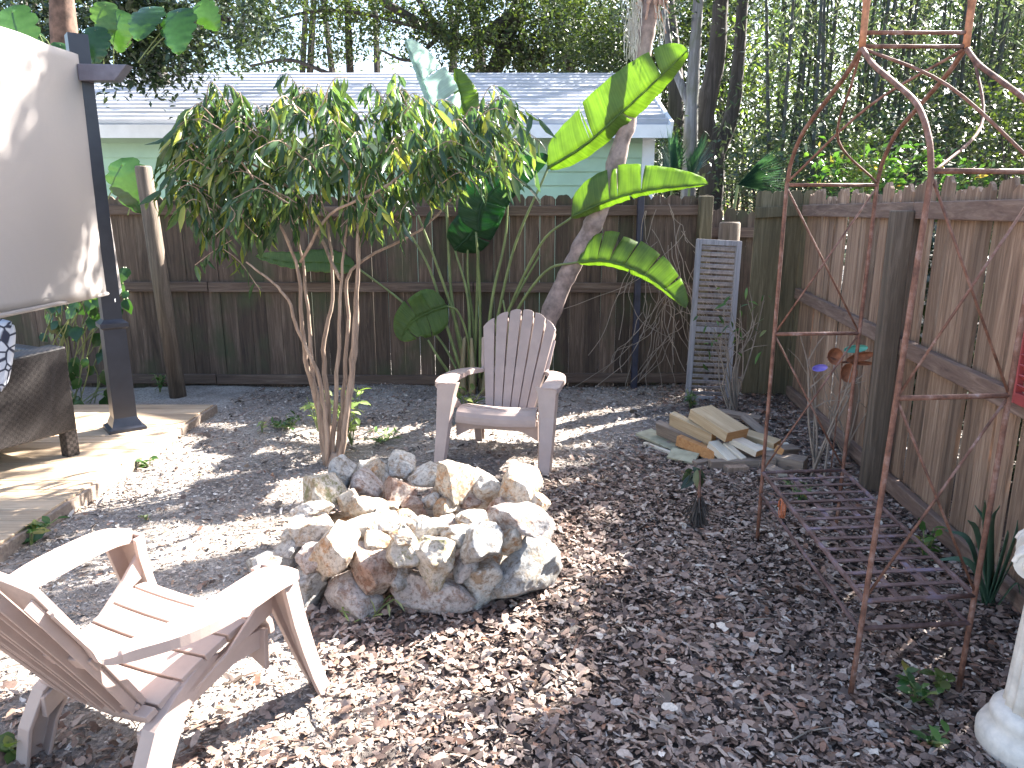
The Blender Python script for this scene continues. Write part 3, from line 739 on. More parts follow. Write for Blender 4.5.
# (px, py, wpx, hpx, z of centre, depth ratio, rotation, kind, label, category)
ROCKS = [
 (272, 567, 42, 36, .06, 1, 10, 'g', 'small grey rock at the left foot of the fire ring beside the near chair'),
 (305, 590, 46, 50, .08, 1, 0, 'g', 'rounded grey boulder at the bottom left of the ring next to the chair arm'),
 (349, 591, 60, 54, .09, 1, 30, 'p', 'rough pitted brown boulder at the front left of the ring'),
 (427, 590, 88, 50, .08, .8, 8, 'p', 'long pinkish slab lying along the bottom front of the ring'),
 (484, 578, 40, 48, .10, 1, -20, 'w', 'pale wedge rock between the long pink slab and the big corner boulder'),
 (527, 568, 78, 66, .10, 1, -15, 'g', 'largest blue grey boulder at the front right corner of the ring'),
 (376, 563, 36, 56, .20, 1.2, -25, 'r', 'dark brown upright wedge rock at the front centre of the ring'),
 (292, 549, 28, 28, .22, 1.3, 0, 'g', 'small grey and tan rock high on the left front wall'),
 (315, 559, 34, 32, .20, 1.2, 15, 'p', 'small mottled tan rock above the rounded grey boulder'),
 (336, 544, 50, 38, .28, 1.3, -30, 'o', 'sloping orange faced slab on the left front wall'),
 (307, 526, 50, 30, .30, 1.4, 5, 'w', 'rounded white grey rock on the left rim'),
 (313, 509, 40, 17, .36, 1.4, -8, 'w', 'flat pale oval stone lying on the left rim'),
 (326, 492, 44, 42, .30, 1.4, -30, 'm', 'mossy pale slab leaning on the left back rim'),
 (345, 472, 34, 32, .34, 1.2, 20, 'g', 'angular grey white rock topping the left back rim'),
 (376, 470, 28, 32, .30, 1.2, 0, 'o', 'yellowish tan lumpy rock on the back rim'),
 (405, 464, 27, 27, .32, 1.2, 0, 'w', 'white rounded rock on the back rim left of the chair leg'),
 (426, 478, 32, 24, .30, 1.2, 0, 'w', 'pale squat rock on the back rim below the chair leg'),
 (396, 495, 34, 36, .26, 1.2, 15, 'r', 'reddish brown rock inside the back of the ring'),
 (455, 487, 40, 48, .30, 1.2, 10, 'o', 'big pale rock with tan base on the back rim under the chair'),
 (485, 487, 36, 44, .29, 1.2, -10, 'w', 'pale grey upright rock right of the big tan based one'),
 (517, 488, 46, 34, .33, 1.2, -10, 'o', 'white and orange rock topping the right back rim'),
 (520, 520, 54, 26, .34, 1.3, 12, 'p', 'flat mauve sided slab on the right rim'),
 (507, 541, 32, 36, .26, 1.2, 10, 'o', 'tan rock under the flat mauve slab'),
 (481, 539, 44, 42, .30, 1.1, -15, 'g', 'angular grey white rock with flat face on the right front wall'),
 (437, 556, 44, 46, .25, 1.1, 12, 'm', 'mossy round rock on the front wall right of centre'),
 (405, 549, 36, 46, .27, 1.1, -10, 'm', 'yellow mossy rock on the front wall at its centre'),
 (366, 512, 34, 26, .28, 1.3, 0, 'o', 'small tan pink rock inside the left of the ring'),
 (371, 490, 32, 36, .26, 1.2, 0, 'p', 'tan pink rock just inside the left back rim'),
 (350, 500, 26, 22, .30, 1.2, 0, 'o', 'small brown rock below the angular grey white one'),
 (358, 528, 34, 24, .28, 1.4, 0, 'w', 'small bright white rock behind the orange faced slab'),
 (392, 522, 40, 24, .28, 1.4, 10, 'w', 'flat white rock in the middle of the ring'),
 (425, 527, 46, 22, .30, 1.4, -6, 'w', 'flat pale rock behind the mossy round one'),
 (446, 508, 26, 20, .24, 1.2, 0, 'o', 'small orange rock inside the ring below the tan based rock'),
 (412, 508, 28, 18, .24, 1.2, 0, 'r', 'small rust brown rock inside the ring centre'),
 (430, 500, 20, 16, .26, 1.2, 0, 'w', 'tiny pale rock inside the ring below the squat pale one'),
 (378, 545, 26, 30, .26, 1.2, 0, 'o', 'yellow tan rock above the dark brown wedge'),
 (497, 512, 26, 28, .25, 1.2, 0, 'r', 'small brown rock inside the right back rim'),
 (458, 534, 30, 22, .29, 1.3, 0, 'w', 'small white rock between the mossy and flat faced rocks'),
 (534, 505, 26, 24, .27, 1.2, 0, 'o', 'small ochre rock at the far right of the rim'),
 (472, 520, 28, 20, .26, 1.3, 0, 'w', 'small pale stone filling the ring just left of the flat mauve slab'),
 (490, 527, 24, 18, .28, 1.3, 0, 'o', 'small tan stone wedged above the angular flat faced rock'),
 (447, 520, 22, 16, .26, 1.3, 0, 'p', 'small pinkish stone in the ring between the orange and white stones'),
 (388, 508, 24, 18, .25, 1.3, 0, 'w', 'small white stone just in front of the reddish brown rock'),
 (405, 518, 22, 15, .28, 1.3, 0, 'o', 'small cream stone nestled above the flat white middle rock'),
 (468, 503, 24, 18, .24, 1.3, 0, 'r', 'small brown stone under the big tan based rock'),
 (365, 470, 20, 22, .3, 1.2, 0, 'g', 'small grey stone between the two leftmost back rim rocks'),
 (441, 470, 20, 22, .27, 1.2, 0, 'o', 'small tan stone between the squat pale and tan based rocks'),
 (322, 575, 26, 26, .12, 1.2, 0, 'o', 'small tan stone wedged between the two left boulders'),
 (290, 535, 20, 20, .24, 1.2, 0, 'w', 'small pale stone at the left shoulder of the ring'),
 (395, 578, 24, 28, .14, 1.2, 0, 'g', 'small grey stone left of the long pink slab'),
 (462, 566, 26, 28, .18, 1.2, 0, 'p', 'small mottled stone under the angular flat faced rock'),
 (405, 538, 26, 18, .33, 1.3, 0, 'o', 'small pale ochre rock lying on the front wall'),
]
for i, (px, py, w, h, z, dr, rt, kd, lab) in enumerate(ROCKS):
    c = PZ(px, py, z); dep = c.y * cp_ + (CAMH - z) * sp_
    W = w / F * dep * 1.2; H = h / F * dep * 1.2
    o = link('rock', rock_mesh((W, W * .55 + H * .5 * dr, H), 100 + i * 7), ROCK[kd], smooth=True)
    o.location = c; o.rotation_euler = (R(random.uniform(-8, 8)), R(rt), R(random.uniform(-25, 25)))
    tag(o, lab, 'rock', 'rocks of the fire ring')
# supporting stones hidden below the rim (seen through gaps)
k = 0
for a in range(0, 360, 30):
    x = -.36 + .45 * math.cos(R(a)); y = 3.3 + .42 * math.sin(R(a))
    o = link('rock', rock_mesh((.24, .22, .24), 900 + a), ROCK['pgor'[k % 4]], smooth=True); k += 1
    o.location = (x, y, .1); o.rotation_euler = (0, 0, R(a)); tag(o, 'lower course stone of the ring mostly hidden under the rim rocks', 'rock', 'lower course stones of the fire ring')
mb = MB(); mb.lathe([(.01, .14), (.15, .13), (.3, .1), (.42, .02), (.45, -.02)][::-1], (-.36, 3.32, 0), 24); o = mb.build('ash_bed', M['ash'], smooth=True); tag(o, 'grey ash and rubble bed inside the rock ring', 'ash', kind='stuff')

# ------------------------------------------------------------------ wood pile
def plank(px, py, z, L, W, H, yaw, pitch=0, roll=0, mat=('lumber', 'lumber_end'), label='', nm='firewood_block'):
    c = PZ(px, py, z); mb = MB(); mb.box((0, 0, 0), (L, W, H), None, 0, 1)
    o = bevel(mb.build(nm, [M[mat[0]], M[mat[1]]]), .003); o.location = c; o.rotation_euler = (R(roll), R(pitch), R(yaw))
    return tag(o, label, 'firewood', 'timber offcuts in the woodpile')
plank(718, 423, .24, .34, .2, .07, -58, 14, 0, label='broad clean pale timber block with orange cut end topping the woodpile')
plank(692, 430, .17, .36, .05, .12, -52, 10, 12, label='orange brown split block left of the broad top block')
plank(680, 437, .10, .38, .05, .1, -50, 8, 18, ('lumber_old', 'lumber_end'), label='brown plank leaning left side of the woodpile')
plank(697, 448, .09, .3, .05, .07, -48, 8, 0, ('lumber_end', 'lumber'), label='short tan plank slanting below the orange split block')
plank(722, 453, .10, .2, .08, .05, -65, 20, 0, ('lumber_pale', 'lumber_pale'), label='pale cream offcut below the broad top block')
plank(734, 453, .10, .17, .045, .045, -60, 20, 0, ('lumber_pale', 'lumber_pale'), label='narrow cream offcut at the middle of the pile')
plank(747, 446, .14, .2, .1, .04, -50, 12, 0, ('lumber_pale', 'lumber_end'), label='square cream board end right of the top block')
plank(760, 441, .12, .24, .1, .07, -45, 5, 5, ('lumber', 'lumber_end'), label='tan block with rough end on the right of the pile')
plank(746, 459, .05, .26, .09, .06, -52, 5, 0, ('lumber_old', 'lumber_old'), label='grey brown block under the cream board end')
plank(742, 466, .04, .42, .06, .09, 6, 0, 0, ('lumber_old', 'lumber_old'), label='long weathered timber lying across the front of the pile')
plank(773, 450, .08, .24, .09, .06, 10, 0, 10, ('lumber_pale', 'lumber_old'), label='pale short beam at the right end of the pile')
plank(784, 462, .05, .26, .12, .09, -35, 0, 0, ('lumber_old', 'lumber_old'), label='brown old block at the far right foot of the pile')
plank(756, 427, .1, .3, .06, .03, -70, 15, 30, ('lumber_old', 'lumber_pale'), label='thin grey slat standing up behind the right of the pile')
plank(738, 415, .08, .36, .07, .03, -40, 0, 10, ('lumber_old', 'lumber_old'), label='grey slat lying behind the top block')
plank(661, 440, .05, .32, .17, .02, -50, 8, 0, ('board_green', 'board_green'), label='flat greenish grey board at the left of the woodpile', nm='board')
plank(668, 452, .03, .4, .03, .02, -48, 4, 0, ('lumber_pale', 'lumber_pale'), label='thin pale batten along the left edge of the woodpile', nm='board')
plank(683, 456, .05, .18, .12, .018, -30, 4, 16, ('board_green', 'board_green'), label='curled pale green sheet at the front left of the woodpile', nm='board')
plank(735, 472, .02, .14, .09, .09, 10, 0, 0, ('bark_tan', 'lumber_old'), label='small round ended chunk under the front timber')

plank(787, 450, .1, .2, .06, .05, 40, 10, 20, ('lumber_old', 'lumber_end'), label='small brown stick angled across the right end of the pile')
plank(772, 471, .03, .2, .07, .05, -70, 0, 10, ('lumber_old', 'lumber_pale'), label='short grey chunk at the front right foot of the pile')
plank(708, 462, .03, .22, .05, .04, 25, 0, 0, ('lumber_old', 'lumber_old'), label='small dark stick poking out under the cream offcuts')
# ------------------------------------------------------------------ shutters
def shutter(name, W, H, mat, label, nl):
    t = empty(name, (0, 0, 0), 0, label, 'shutter')
    mb = MB(); s = .045
    mb.box((-W / 2 + s / 2, 0, H / 2), (s, .03, H)); mb.box((W / 2 - s / 2, 0, H / 2), (s, .03, H))
    for z in (s / 2, H * .45, H - s / 2): mb.box((0, .0, z), (W - 2 * s, .028, s))
    bevel(mb.build('frame', mat, t), .003)
    mb = MB()
    for i in range(nl):
        z = s + (H - 2 * s) * (i + .5) / nl
        if abs(z - H * .45) < .035: continue
        mb.box((random.uniform(-.002, .002), 0, z), (W - 2 * s - .004, .034, .006), Matrix.Rotation(R(-48 + random.uniform(-7, 7)), 3, 'X'))
    tag(mb.build('louvres', mat, t), kind=None)
    return t
a = PZ(708, 402, 0); sh = shutter('window_shutter', .39, 1.37, M['shutter'], 'weathered grey louvred shutter leaning against the back fence corner', 26)
sh.location = (a.x, a.y + .03, 0); sh.rotation_euler = (R(-7), R(3.2), R(4))
rp = PX(1024, 340, 1.9)
sh = shutter('window_shutter', .42, .62, M['red_paint'], 'dark red louvred shutter hung on the right fence at the photo edge', 13)
ang = math.atan2(rd.y, rd.x); q = PX(1006, 395, 2.0); ss = (q.xy - RA.xy).dot(rd.xy); base = RA + rd * (ss + .22) + rn * .075
sh.location = (base.x, base.y, q.z - .02); sh.rotation_euler = (0, 0, ang)

# ------------------------------------------------------------------ arbor bench
ab = empty('metal_arbor', (1.37, 2.8, 0), 0, 'rusty wrought metal garden arbor with lattice bench seat', 'arbor')
O_ = Vector((1.37, 2.8, 0))
M['rust_bright'] = m_plain('rust_bright', (.36, .16, .085), .8, 0, 30, .5, .8, 60)
def tb(name, pts, r, mat='rust', n=8, parent=ab):
    mb = MB(); mb.tube([Vector(p) - O_ for p in pts], r, n); return mb.build(name, M[mat], parent, True)
zb = 1.72
A0 = PZ(757, 541); B0 = PZ(850, 698); C0 = PZ(958, 692); D0 = Vector((1.62, 3.44, 0))
A1 = Vector((1.22, 3.40, zb)); B1 = Vector((1.2, 2.2, zb - .02)); C1 = Vector((1.56, 2.24, zb - .02)); D1 = Vector((1.63, 3.42, zb))
F1 = PX(862, 48, 1.23); F2 = PX(966, 48, 1.6)
def pole(p0, p1): return [p0 + (p1 - p0) * (i / 10) for i in range(11)]
def ogee(b, f, k=1):
    d = f - b
    return catmull([b, b + Vector((d.x * .03, d.y * .06, d.z * .22)), b + Vector((d.x * .2, d.y * .22, d.z * .45)), b + Vector((d.x * .5, d.y * .5, d.z * .64)), b + Vector((d.x * .85, d.y * .82, d.z * .84)), f], 6)
for p0, p1, ff in ((A0, A1, F1), (B0, B1, F1), (C0, C1, F2), (D0, D1, F2)):
    tb('leg', pole(p0, p1)[:-1] + ogee(p1, ff), .009)
for ff in (F1, F2):
    pts = [ff, ff + Vector((0, .0, .06)), ff + Vector((0, 0, .14)), ff + Vector((0, 0, .2))]; tb('finial', pts, [.0125, .0125, .013, .022], 'rust_bright')
def on(p0, p1, z): return p0 + (p1 - p0) * ((z - p0.z) / (p1.z - p0.z))
Ds = (F2 - F1)
for dz in (.005, .05): tb('crossbar', [F1 + Vector((0, 0, dz)), F2 + Vector((0, 0, dz))], .007)
for (p, q) in (((A0, A1), (D0, D1)), ((B0, B1), (C0, C1))):
    for z in (zb - .01, 1.04, .36, .26 if p[0] is B0 else .2):
        tb('crossbar', [on(*p, z), on(*q, z)], .0085 if z < 1.6 else .008, 'rust' if z > .5 else 'rust_purple')
    for za, zb_ in ((zb - .02, 1.04), (1.04, .37)):
        tb('brace', [on(*p, za), on(*q, zb_)], .0045); tb('brace', [on(*q, za), on(*p, zb_)], .0045)
# slender top rods
tb('brace', catmull([F1, F1 + Vector((.02, .1, -.1)), F1 + Vector((.1, .36, -.28)), D1], 6), .005)
tb('brace', catmull([F2, F2 + Vector((-.02, -.12, -.1)), F2 + Vector((-.12, -.35, -.3)), B1], 6), .005)
tb('brace', catmull([F1, (F1 + C1) / 2 + Vector((0, 0, .06)), C1], 6), .0055)
tb('brace', catmull([F2, (F2 + A1) / 2 + Vector((0, 0, .06)), A1], 6), .0055)
# lattice seat
SA, SB, SC, SD = (on(A0, A1, .36), on(B0, B1, .36), on(C0, C1, .36), on(D0, D1, .36))
mb = MB()
for u in (0, 1): mb.tube([SA.lerp(SD, u) - O_, SB.lerp(SC, u) - O_], .009, 8)
for u in (.33, .67): mb.bar(SA.lerp(SD, u) - O_ - Vector((0, 0, .008)), SB.lerp(SC, u) - O_ - Vector((0, 0, .008)), .022, .004)
for i in range(1, 13):
    v = i / 13; mb.bar(SA.lerp(SB, v) - O_ + Vector((0, 0, .0)), SD.lerp(SC, v) - O_ + Vector((0, 0, .0)), .02, .004)
mb.build('seat', M['rust_purple'], ab)
tb('crossbar', [on(A0, A1, .25), on(B0, B1, .25)], .007, 'rust_purple')
tb('crossbar', [on(D0, D1, .25), on(C0, C1, .25)], .007, 'rust_purple')
# coil of orange wire hanging from the seat edge
p = SA.lerp(SB, .28); mb = MB()
mb.tube([p + Vector((-.014 + .0006 * k, .022 * math.cos(k * .7) + .004 * math.sin(k * .23), -.045 + .045 * math.sin(k * .7))) for k in range(34)], .0024, 6)
tag(mb.build('wire_coil', m_plain('orange_wire', (.4, .13, .06), .6)), 'small orange wire coil tied to the arbor seat edge', 'wire')

# ------------------------------------------------------------------ plaster column pedestal
b = PZ(1024, 752); cl = empty('plaster_pedestal', (b.x + .03, b.y, 0), R(-36), 'chipped cream plaster column with fluted shaft and scroll capital', 'pedestal'); cl.scale = (1, 1, .925)
mb = MB(); mb.lathe([(.15, -.02), (.157, .02), (.158, .055), (.145, .085), (.126, .1), (.131, .12), (.126, .14), (.106, .16)], n=40); mb.build('base', M['plaster'], cl, True)
mb = MB(); mb.lathe([(.1, .15), (.096, .2), (.09, .4), (.084, .56), (.083, .6)], n=96, flute=.1, nf=16); mb.build('shaft', M['plaster'], cl, True)
mb = MB(); mb.lathe([(.086, .595), (.1, .61), (.1, .63), (.09, .64)], n=32)
mb.box((0, 0, .71), (.2, .15, .045))
for sx_ in (-1, 1):
    for ys_ in (-1, 1):
        c = Vector((sx_ * .078, ys_ * .085, .68))
        d0 = [c + Vector((.05 * math.cos(a * math.pi / 12), 0, .05 * math.sin(a * math.pi / 12))) for a in range(24)]; d1 = [p + Vector((0, -ys_ * .05, 0)) for p in d0]
        mb.add([p + Vector((0, ys_ * .01, 0)) for p in d0] + d1, [tuple(range(24)), tuple(range(24, 48))[::-1]] + [(a, (a + 1) % 24, 24 + (a + 1) % 24, 24 + a) for a in range(24)])
        pts = [c + Vector((math.cos(a * .42) * (.05 - .0017 * a) * sx_, ys_ * .011, math.sin(a * .42) * (.05 - .0017 * a))) for a in range(27)]
        mb.tube(pts, [.0075 - .00017 * k for k in range(27)], 8)
bevel(mb.build('capital', M['plaster'], cl, False), .003)

# ------------------------------------------------------------------ butterfly ornament
M['rust_orange'] = m_plain('rust_orange', (.26, .1, .05), .8, 0, 30, .4, .5); bp_ = 0; c = PY(842, 362, 4.3)
bo = empty('garden_stake', (c.x, 4.3, 0), 0, 'rusty metal butterfly ornament on a thin stake by the right fence', 'garden ornament')
mb = MB(); mb.tube([(0.0, 0, -.05), (.005, 0, .5), (0, 0, c.z)], .004, 6); mb.build('stake', M['rust'], bo)
def wing(cx, cz, rx, rz, rot, mat, nm='wing', dy=0):
    mb = MB(); G = []
    for i in range(6):
        r_ = .02 + .98 * i / 5; G.append([(cx + r_ * (rx * math.cos(a) * math.cos(rot) - rz * math.sin(a) * math.sin(rot)), dy - .03 * r_ * r_, c.z + cz + r_ * (rx * math.cos(a) * math.sin(rot) + rz * math.sin(a) * math.cos(rot))) for a in [k * 2 * math.pi / 16 for k in range(17)]])
    mb.slab(G, .002); return mb.build(nm, mat, bo)
px2m = c.y / F * 1.0
wing(-.055, .04, .045, .052, .5, M['rust_orange']); wing(.035, -.06, .05, .058, .2, M['rust_orange']); wing(.09, .035, .08, .026, .25, M['rust_orange']); wing(.1, .0, .07, .012, -.05, M['rust_orange'])
tag(wing(-.14, -.03, .045, .02, .1, M['purple'], 'flower'), 'purple petal'); tag(wing(.06, .085, .07, .022, .1, M['teal'], 'leaf'), 'teal leaf')
mb = MB(); mb.tube([(-.09, 0, c.z + .03), (0, -.01, c.z), (.08, 0, c.z + .01)], .008, 6); mb.build('body', M['rust'], bo)

# ------------------------------------------------------------------ multi-stem shrub tree behind the rocks
tb_ = PZ(335, 462); tr = empty('small_tree', (tb_.x, tb_.y, 0), 0, 'small multi stemmed tree with drooping glossy leaves behind the rock ring', 'tree')
def L3(px, py, dy=0): return PY(px, py, tb_.y + dy) - Vector((tb_.x, tb_.y, 0))
mb = MB()
def stem(pts, r0, r1, n=8):
    P = catmull(pts, 5); 
    P = [p + Vector((random.uniform(-.006, .006), random.uniform(-.006, .006), 0)) for p in P]
    mb.tube(P, [r0 + (r1 - r0) * i / (len(P) - 1) for i in range(len(P))], n)
tips = []
for pts in [
    [(328, 468, 0), (322, 420, .02), (312, 370, .05), (308, 310, .1), (300, 250, .15), (280, 200, .2)],
    [(332, 470, 0), (334, 420, 0), (338, 360, 0), (340, 300, 0), (345, 240, .0), (350, 170, 0)],
    [(338, 470, -.02), (346, 420, -.04), (352, 360, -.03), (356, 300, -.05), (358, 240, -.1), (362, 150, -.15)],
    [(340, 470, .02), (350, 400, .05), (356, 340, .1), (358, 280, .15), (365, 220, .2), (400, 160, .25)],
    [(328, 468, -.02), (326, 420, -.06), (316, 370, -.1), (298, 330, -.15), (288, 300, -.2), (270, 280, -.25), (246, 262, -.3)],
    [(330, 470, .03), (328, 410, .1), (324, 350, .12), (332, 300, .15), (330, 240, .2), (315, 170, .3)],
    [(326, 468, .02), (318, 410, .05), (306, 360, -.05), (302, 320, -.08), (296, 262, -.1), (260, 190, -.2), (225, 140, -.25)],
    [(336, 470, 0), (342, 410, .08), (348, 330, .12), (352, 270, .2), (420, 230, .2), (460, 190, .2)],
    [(300, 262, -.1), (330, 215, -.2), (380, 190, -.3), (430, 150, -.2)],
    [(340, 280, 0), (300, 200, .3), (240, 160, .4), (200, 180, .4)],
]:
    r0 = .021 if pts[0][1] > 400 else .011
    stem([L3(*p) for p in pts], r0 * random.uniform(.75, 1.1), .005)
mb.tube([L3(333, 476), L3(334, 466), L3(336, 452)], [.085, .06, .035], 12)
trunk = mb.build('trunk', M['bark_tan'], tr, True)
# foliage : drooping sprays
P, A, S = [], [], []
mb2 = MB()
for k in range(290):
    while True:
        px = random.uniform(186, 492); py = random.uniform(92, 212)
        u = (px - 345) / 155
        if math.sin(px * .083 + 1.3) * math.sin(py * .11 + px * .02) > .42: continue
        top = 100 + 30 * abs(u) ** 2.2 + 20 * math.sin(px * .075); bot = 215 - 45 * max(0, u - .35) + 24 * math.sin(px * .09 + .6)
        if top < py < bot: break
    dy = random.uniform(-.5, .55) * (1 - .5 * abs(u)); s = L3(px, py, dy)
    out = Vector((u * .8 + random.uniform(-.5, .5), random.uniform(-.6, .6), .25)).normalized()
    L_ = random.uniform(.18, .34); tw = [s, s + out * L_ * .5 + Vector((0, 0, .02)), s + out * L_ + Vector((0, 0, -.10))]
    tw = catmull(tw, 4); mb2.tube(tw, [.004, .004, .0035, .003, .003, .0025, .002, .002, .0015], 4)
    for i in range(9):
        q = tw[min(8, i)]
        for rep in range(1):
            P.append(q); d = Vector((out.x * .4 + random.uniform(-.55, .55), random.uniform(-.6, .6) + out.y * .4, -.95 + random.uniform(-.1, .45))); A.append(d); S.append(random.uniform(.09, .165))
for k in range(46):
    px = random.choice([random.uniform(185, 260), random.uniform(255, 420)]); py = random.uniform(195, 236) if px < 262 else random.uniform(205, 222); s = L3(px, py - 18, random.uniform(-.35, .3))
    tw = catmull([s, s + Vector((random.uniform(-.06, .06), random.uniform(-.06, .06), -.06)), s + Vector((random.uniform(-.1, .1), 0, -.16))], 4); mb2.tube(tw, .0025, 4)
    for q in tw: P.append(q); A.append(Vector((random.uniform(-.4, .4), random.uniform(-.4, .4), -.95))); S.append(random.uniform(.09, .16))
# few high yellow arching shoots at the upper left and loose sprays
for pts in ([(240, 130), (222, 95), (210, 82), (205, 110)], [(250, 120), (235, 90), (225, 84)], [(262, 120), (300, 95), (310, 92)], [(400, 120), (396, 95), (404, 90), (412, 100)], [(440, 125), (452, 104), (462, 118)],
            [(232, 240), (215, 250), (195, 265)], [(260, 290), (240, 262), (222, 248)], [(215, 200), (190, 185), (178, 190)], [(215, 200), (210, 225), (206, 235)], [(480, 150), (500, 165), (508, 190)]):
    tw = catmull([L3(a, b, -.15) for a, b in pts], 4); mb2.tube(tw, .003, 4)
    for q in tw[1::1]:
        for rep in range(2):
            P.append(q); A.append(Vector((random.uniform(-.6, .6), random.uniform(-.5, .5), -.8))); S.append(random.uniform(.06, .11))
P = np.array([p[:] for p in P]); A = np.array([a[:] for a in A]); S = np.array(S); Bv = rand_dirs(len(P)); Bv[:, 2] = .3
V, Fq = scatter(LANCE, LANCE_T, P, A, Bv, S * 1.05, S * .22)
link('foliage', mesh_np('foliage', V, Fq), M['leaf_shrub'], tr)
mb2.build('twigs', M['bark_tan'], tr)

# ------------------------------------------------------------------ giant bird of paradise
gb = PZ(468, 392); GY = gb.y; gb = empty('bird_of_paradise_plant', (gb.x, GY, 0), 0, 'giant bird of paradise plant with torn paddle leaves before the back fence', 'plant')
gO = Vector((gb.location.x, GY, 0))
def gp(px, py, dy=0): return PY(px, py, GY + dy) - gO
def blade(mid, hw, sideL, sideR, cuts=(), mat='blade', wl=1.0, wr=1.0, n=44, curl=.12, shape=None, th=.002):
    """mid: midrib points base to tip; sideL/R: world directions of the two halves"""
    Mi = catmull(mid, 12); n = len(Mi) - 1
    mb = MB(); uv = []
    for side, (sv, wk) in enumerate(((Vector(sideL).normalized(), wl), (Vector(sideR).normalized(), wr))):
        segs = [0] + sorted(c[0] for c in cuts if c[1] == side) + [1]
        for a, b in zip(segs[:-1], segs[1:]):
            ia, ib = a, b; G = []; rowsU = []
            droop = random.uniform(-.25, .25) if len(segs) > 2 else 0
            cnt = max(4, int((b - a) * 40))
            gap = .012 if len(segs) > 2 else 0
            for i in range(cnt + 1):
                s = a + (b - a) * i / cnt
                s_in = s; so_ = a + gap * (a > 0) + (b - a - gap * (a > 0) - gap * (b < 1)) * i / cnt
                f = s_in * n; k = min(n - 1, int(f)); p = Mi[k].lerp(Mi[k + 1], f - k); tan = (Mi[k + 1] - Mi[k]).normalized()
                sd_ = (sv - tan * sv.dot(tan)).normalized(); nn = tan.cross(sd_).normalized()
                w = hw * wk * (shape(s) if shape else (math.sin(math.pi * min(1, s ** .62 * .97 + .03)) ** .55))
                r = []
                for j in range(6):
                    q = j / 5; fwd = .18 * q * w
                    ang = curl * q + droop * q
                    r.append(p + sd_ * (w * q * math.cos(ang)) + nn * (-w * q * math.sin(ang) * (1 if side == 0 else -1)) + tan * (fwd + (so_ - s) * q * 1.0 * n * .0) + tan * ((so_ - s_in) * q * (Mi[-1] - Mi[0]).length) + nn * .006 * math.sin(s * 60 + j))
                G.append(r); rowsU.append(s)
            base = len(mb.v); mb.slab(G if side else [r for r in G], th)
            for _ in range(2):
                for s in rowsU:
                    for j in range(6): uv.append((s, j / 5))
    for i in range(1): mb.tube(Mi, [.011 * (1 - .75 * k / n) + .002 for k in range(n + 1)], 6)
    while len(uv) < len(mb.v): uv.append((0, 0))
    o = mb.build('leaf', M[mat], gb, True); me = o.data; ul = me.uv_layers.new(name='UVMap')
    for lp in me.loops: ul.data[lp.index].uv = uv[lp.vertex_index]
    return o
def petiole(pts, r0=.016, r1=.009):
    P = catmull(pts, 6); mb = MB(); mb.tube(P, [r0 + (r1 - r0) * i / (len(P) - 1) for i in range(len(P))], 8); return mb.build('petiole', M['stem_green'], gb, True)
def _px(base, *pts): return [gp(*p) for p in pts]
# a) the big diagonal leaf
blade(_px(0, (548, 168, -.25), (585, 145, -.4), (630, 105, -.6), (665, 72, -.75), (688, 50, -.85)), .30, (-.55, .25, .8), (.55, .5, -.6), cuts=[(.28, 0), (.30, 0), (.72, 0), (.45, 1)], wl=.95, wr=.42)
petiole(_px(0, (485, 375, 0), (497, 320, -.05), (515, 245, -.12), (548, 168, -.25)))
# b) horizontal leaf
blade(_px(0, (572, 217, -.45), (610, 200, -.6), (650, 190, -.7), (708, 184, -.85)), .23, (-.1, .25, .95), (.1, .6, -.8), cuts=[(.33, 0), (.40, 0), (.6, 0), (.5, 1)], wl=1.05, wr=.25)
petiole(_px(0, (488, 378, 0), (505, 320, -.1), (540, 245, -.3), (572, 217, -.45)))
# c) drooping torn leaf low right
blade(_px(0, (578, 262, -.5), (610, 262, -.6), (650, 278, -.7), (686, 308, -.8)), .22, (.25, .25, .9), (-.3, .35, -.6), cuts=[(.2, 0), (.32, 0), (.45, 0), (.62, 0), (.8, 0), (.5, 1)], wl=1.1, wr=.22)
petiole(_px(0, (490, 380, 0), (512, 320, -.2), (545, 272, -.4), (578, 262, -.5)))
# leaf behind the crown right edge
blade(_px(0, (478, 232, -.1), (482, 205, -.15), (500, 185, -.2), (548, 155, -.25)), .2, (-.7, .1, .7), (.5, .3, -.8), cuts=[(.4, 1), (.6, 0)], mat='blade_shaded')
petiole(_px(0, (480, 378, 0), (480, 300, 0), (476, 232, -.1)))
blade(_px(0, (455, 250, .1), (470, 235, .0), (490, 205, 0), (500, 180, 0)), .19, (-.8, .2, .2), (.8, .3, -.5), cuts=[(.5, 0), (.35, 1)], mat='blade_shaded')
petiole(_px(0, (470, 375, 0), (468, 300, .05), (455, 250, .1)))
# upright pale and dark leaves on top
blade(_px(0, (440, 130, .1), (432, 105, .1), (420, 75, .1), (405, 40, .1)), .26, (.9, -.3, .1), (-.5, -.2, .5), cuts=[(.3, 0), (.6, 0)], mat='blade_pale', wl=1.0, wr=.2)
petiole(_px(0, (466, 375, .05), (452, 300, .08), (446, 200, .1), (440, 130, .1)))
blade(_px(0, (470, 118, .15), (462, 105, .15), (458, 88, .15), (455, 68, .15)), .19, (-.3, .2, .1), (.8, .1, 0), mat='blade', wl=.35, wr=.9)
petiole(_px(0, (474, 375, .05), (478, 260, .1), (474, 170, .15), (470, 118, .15)))
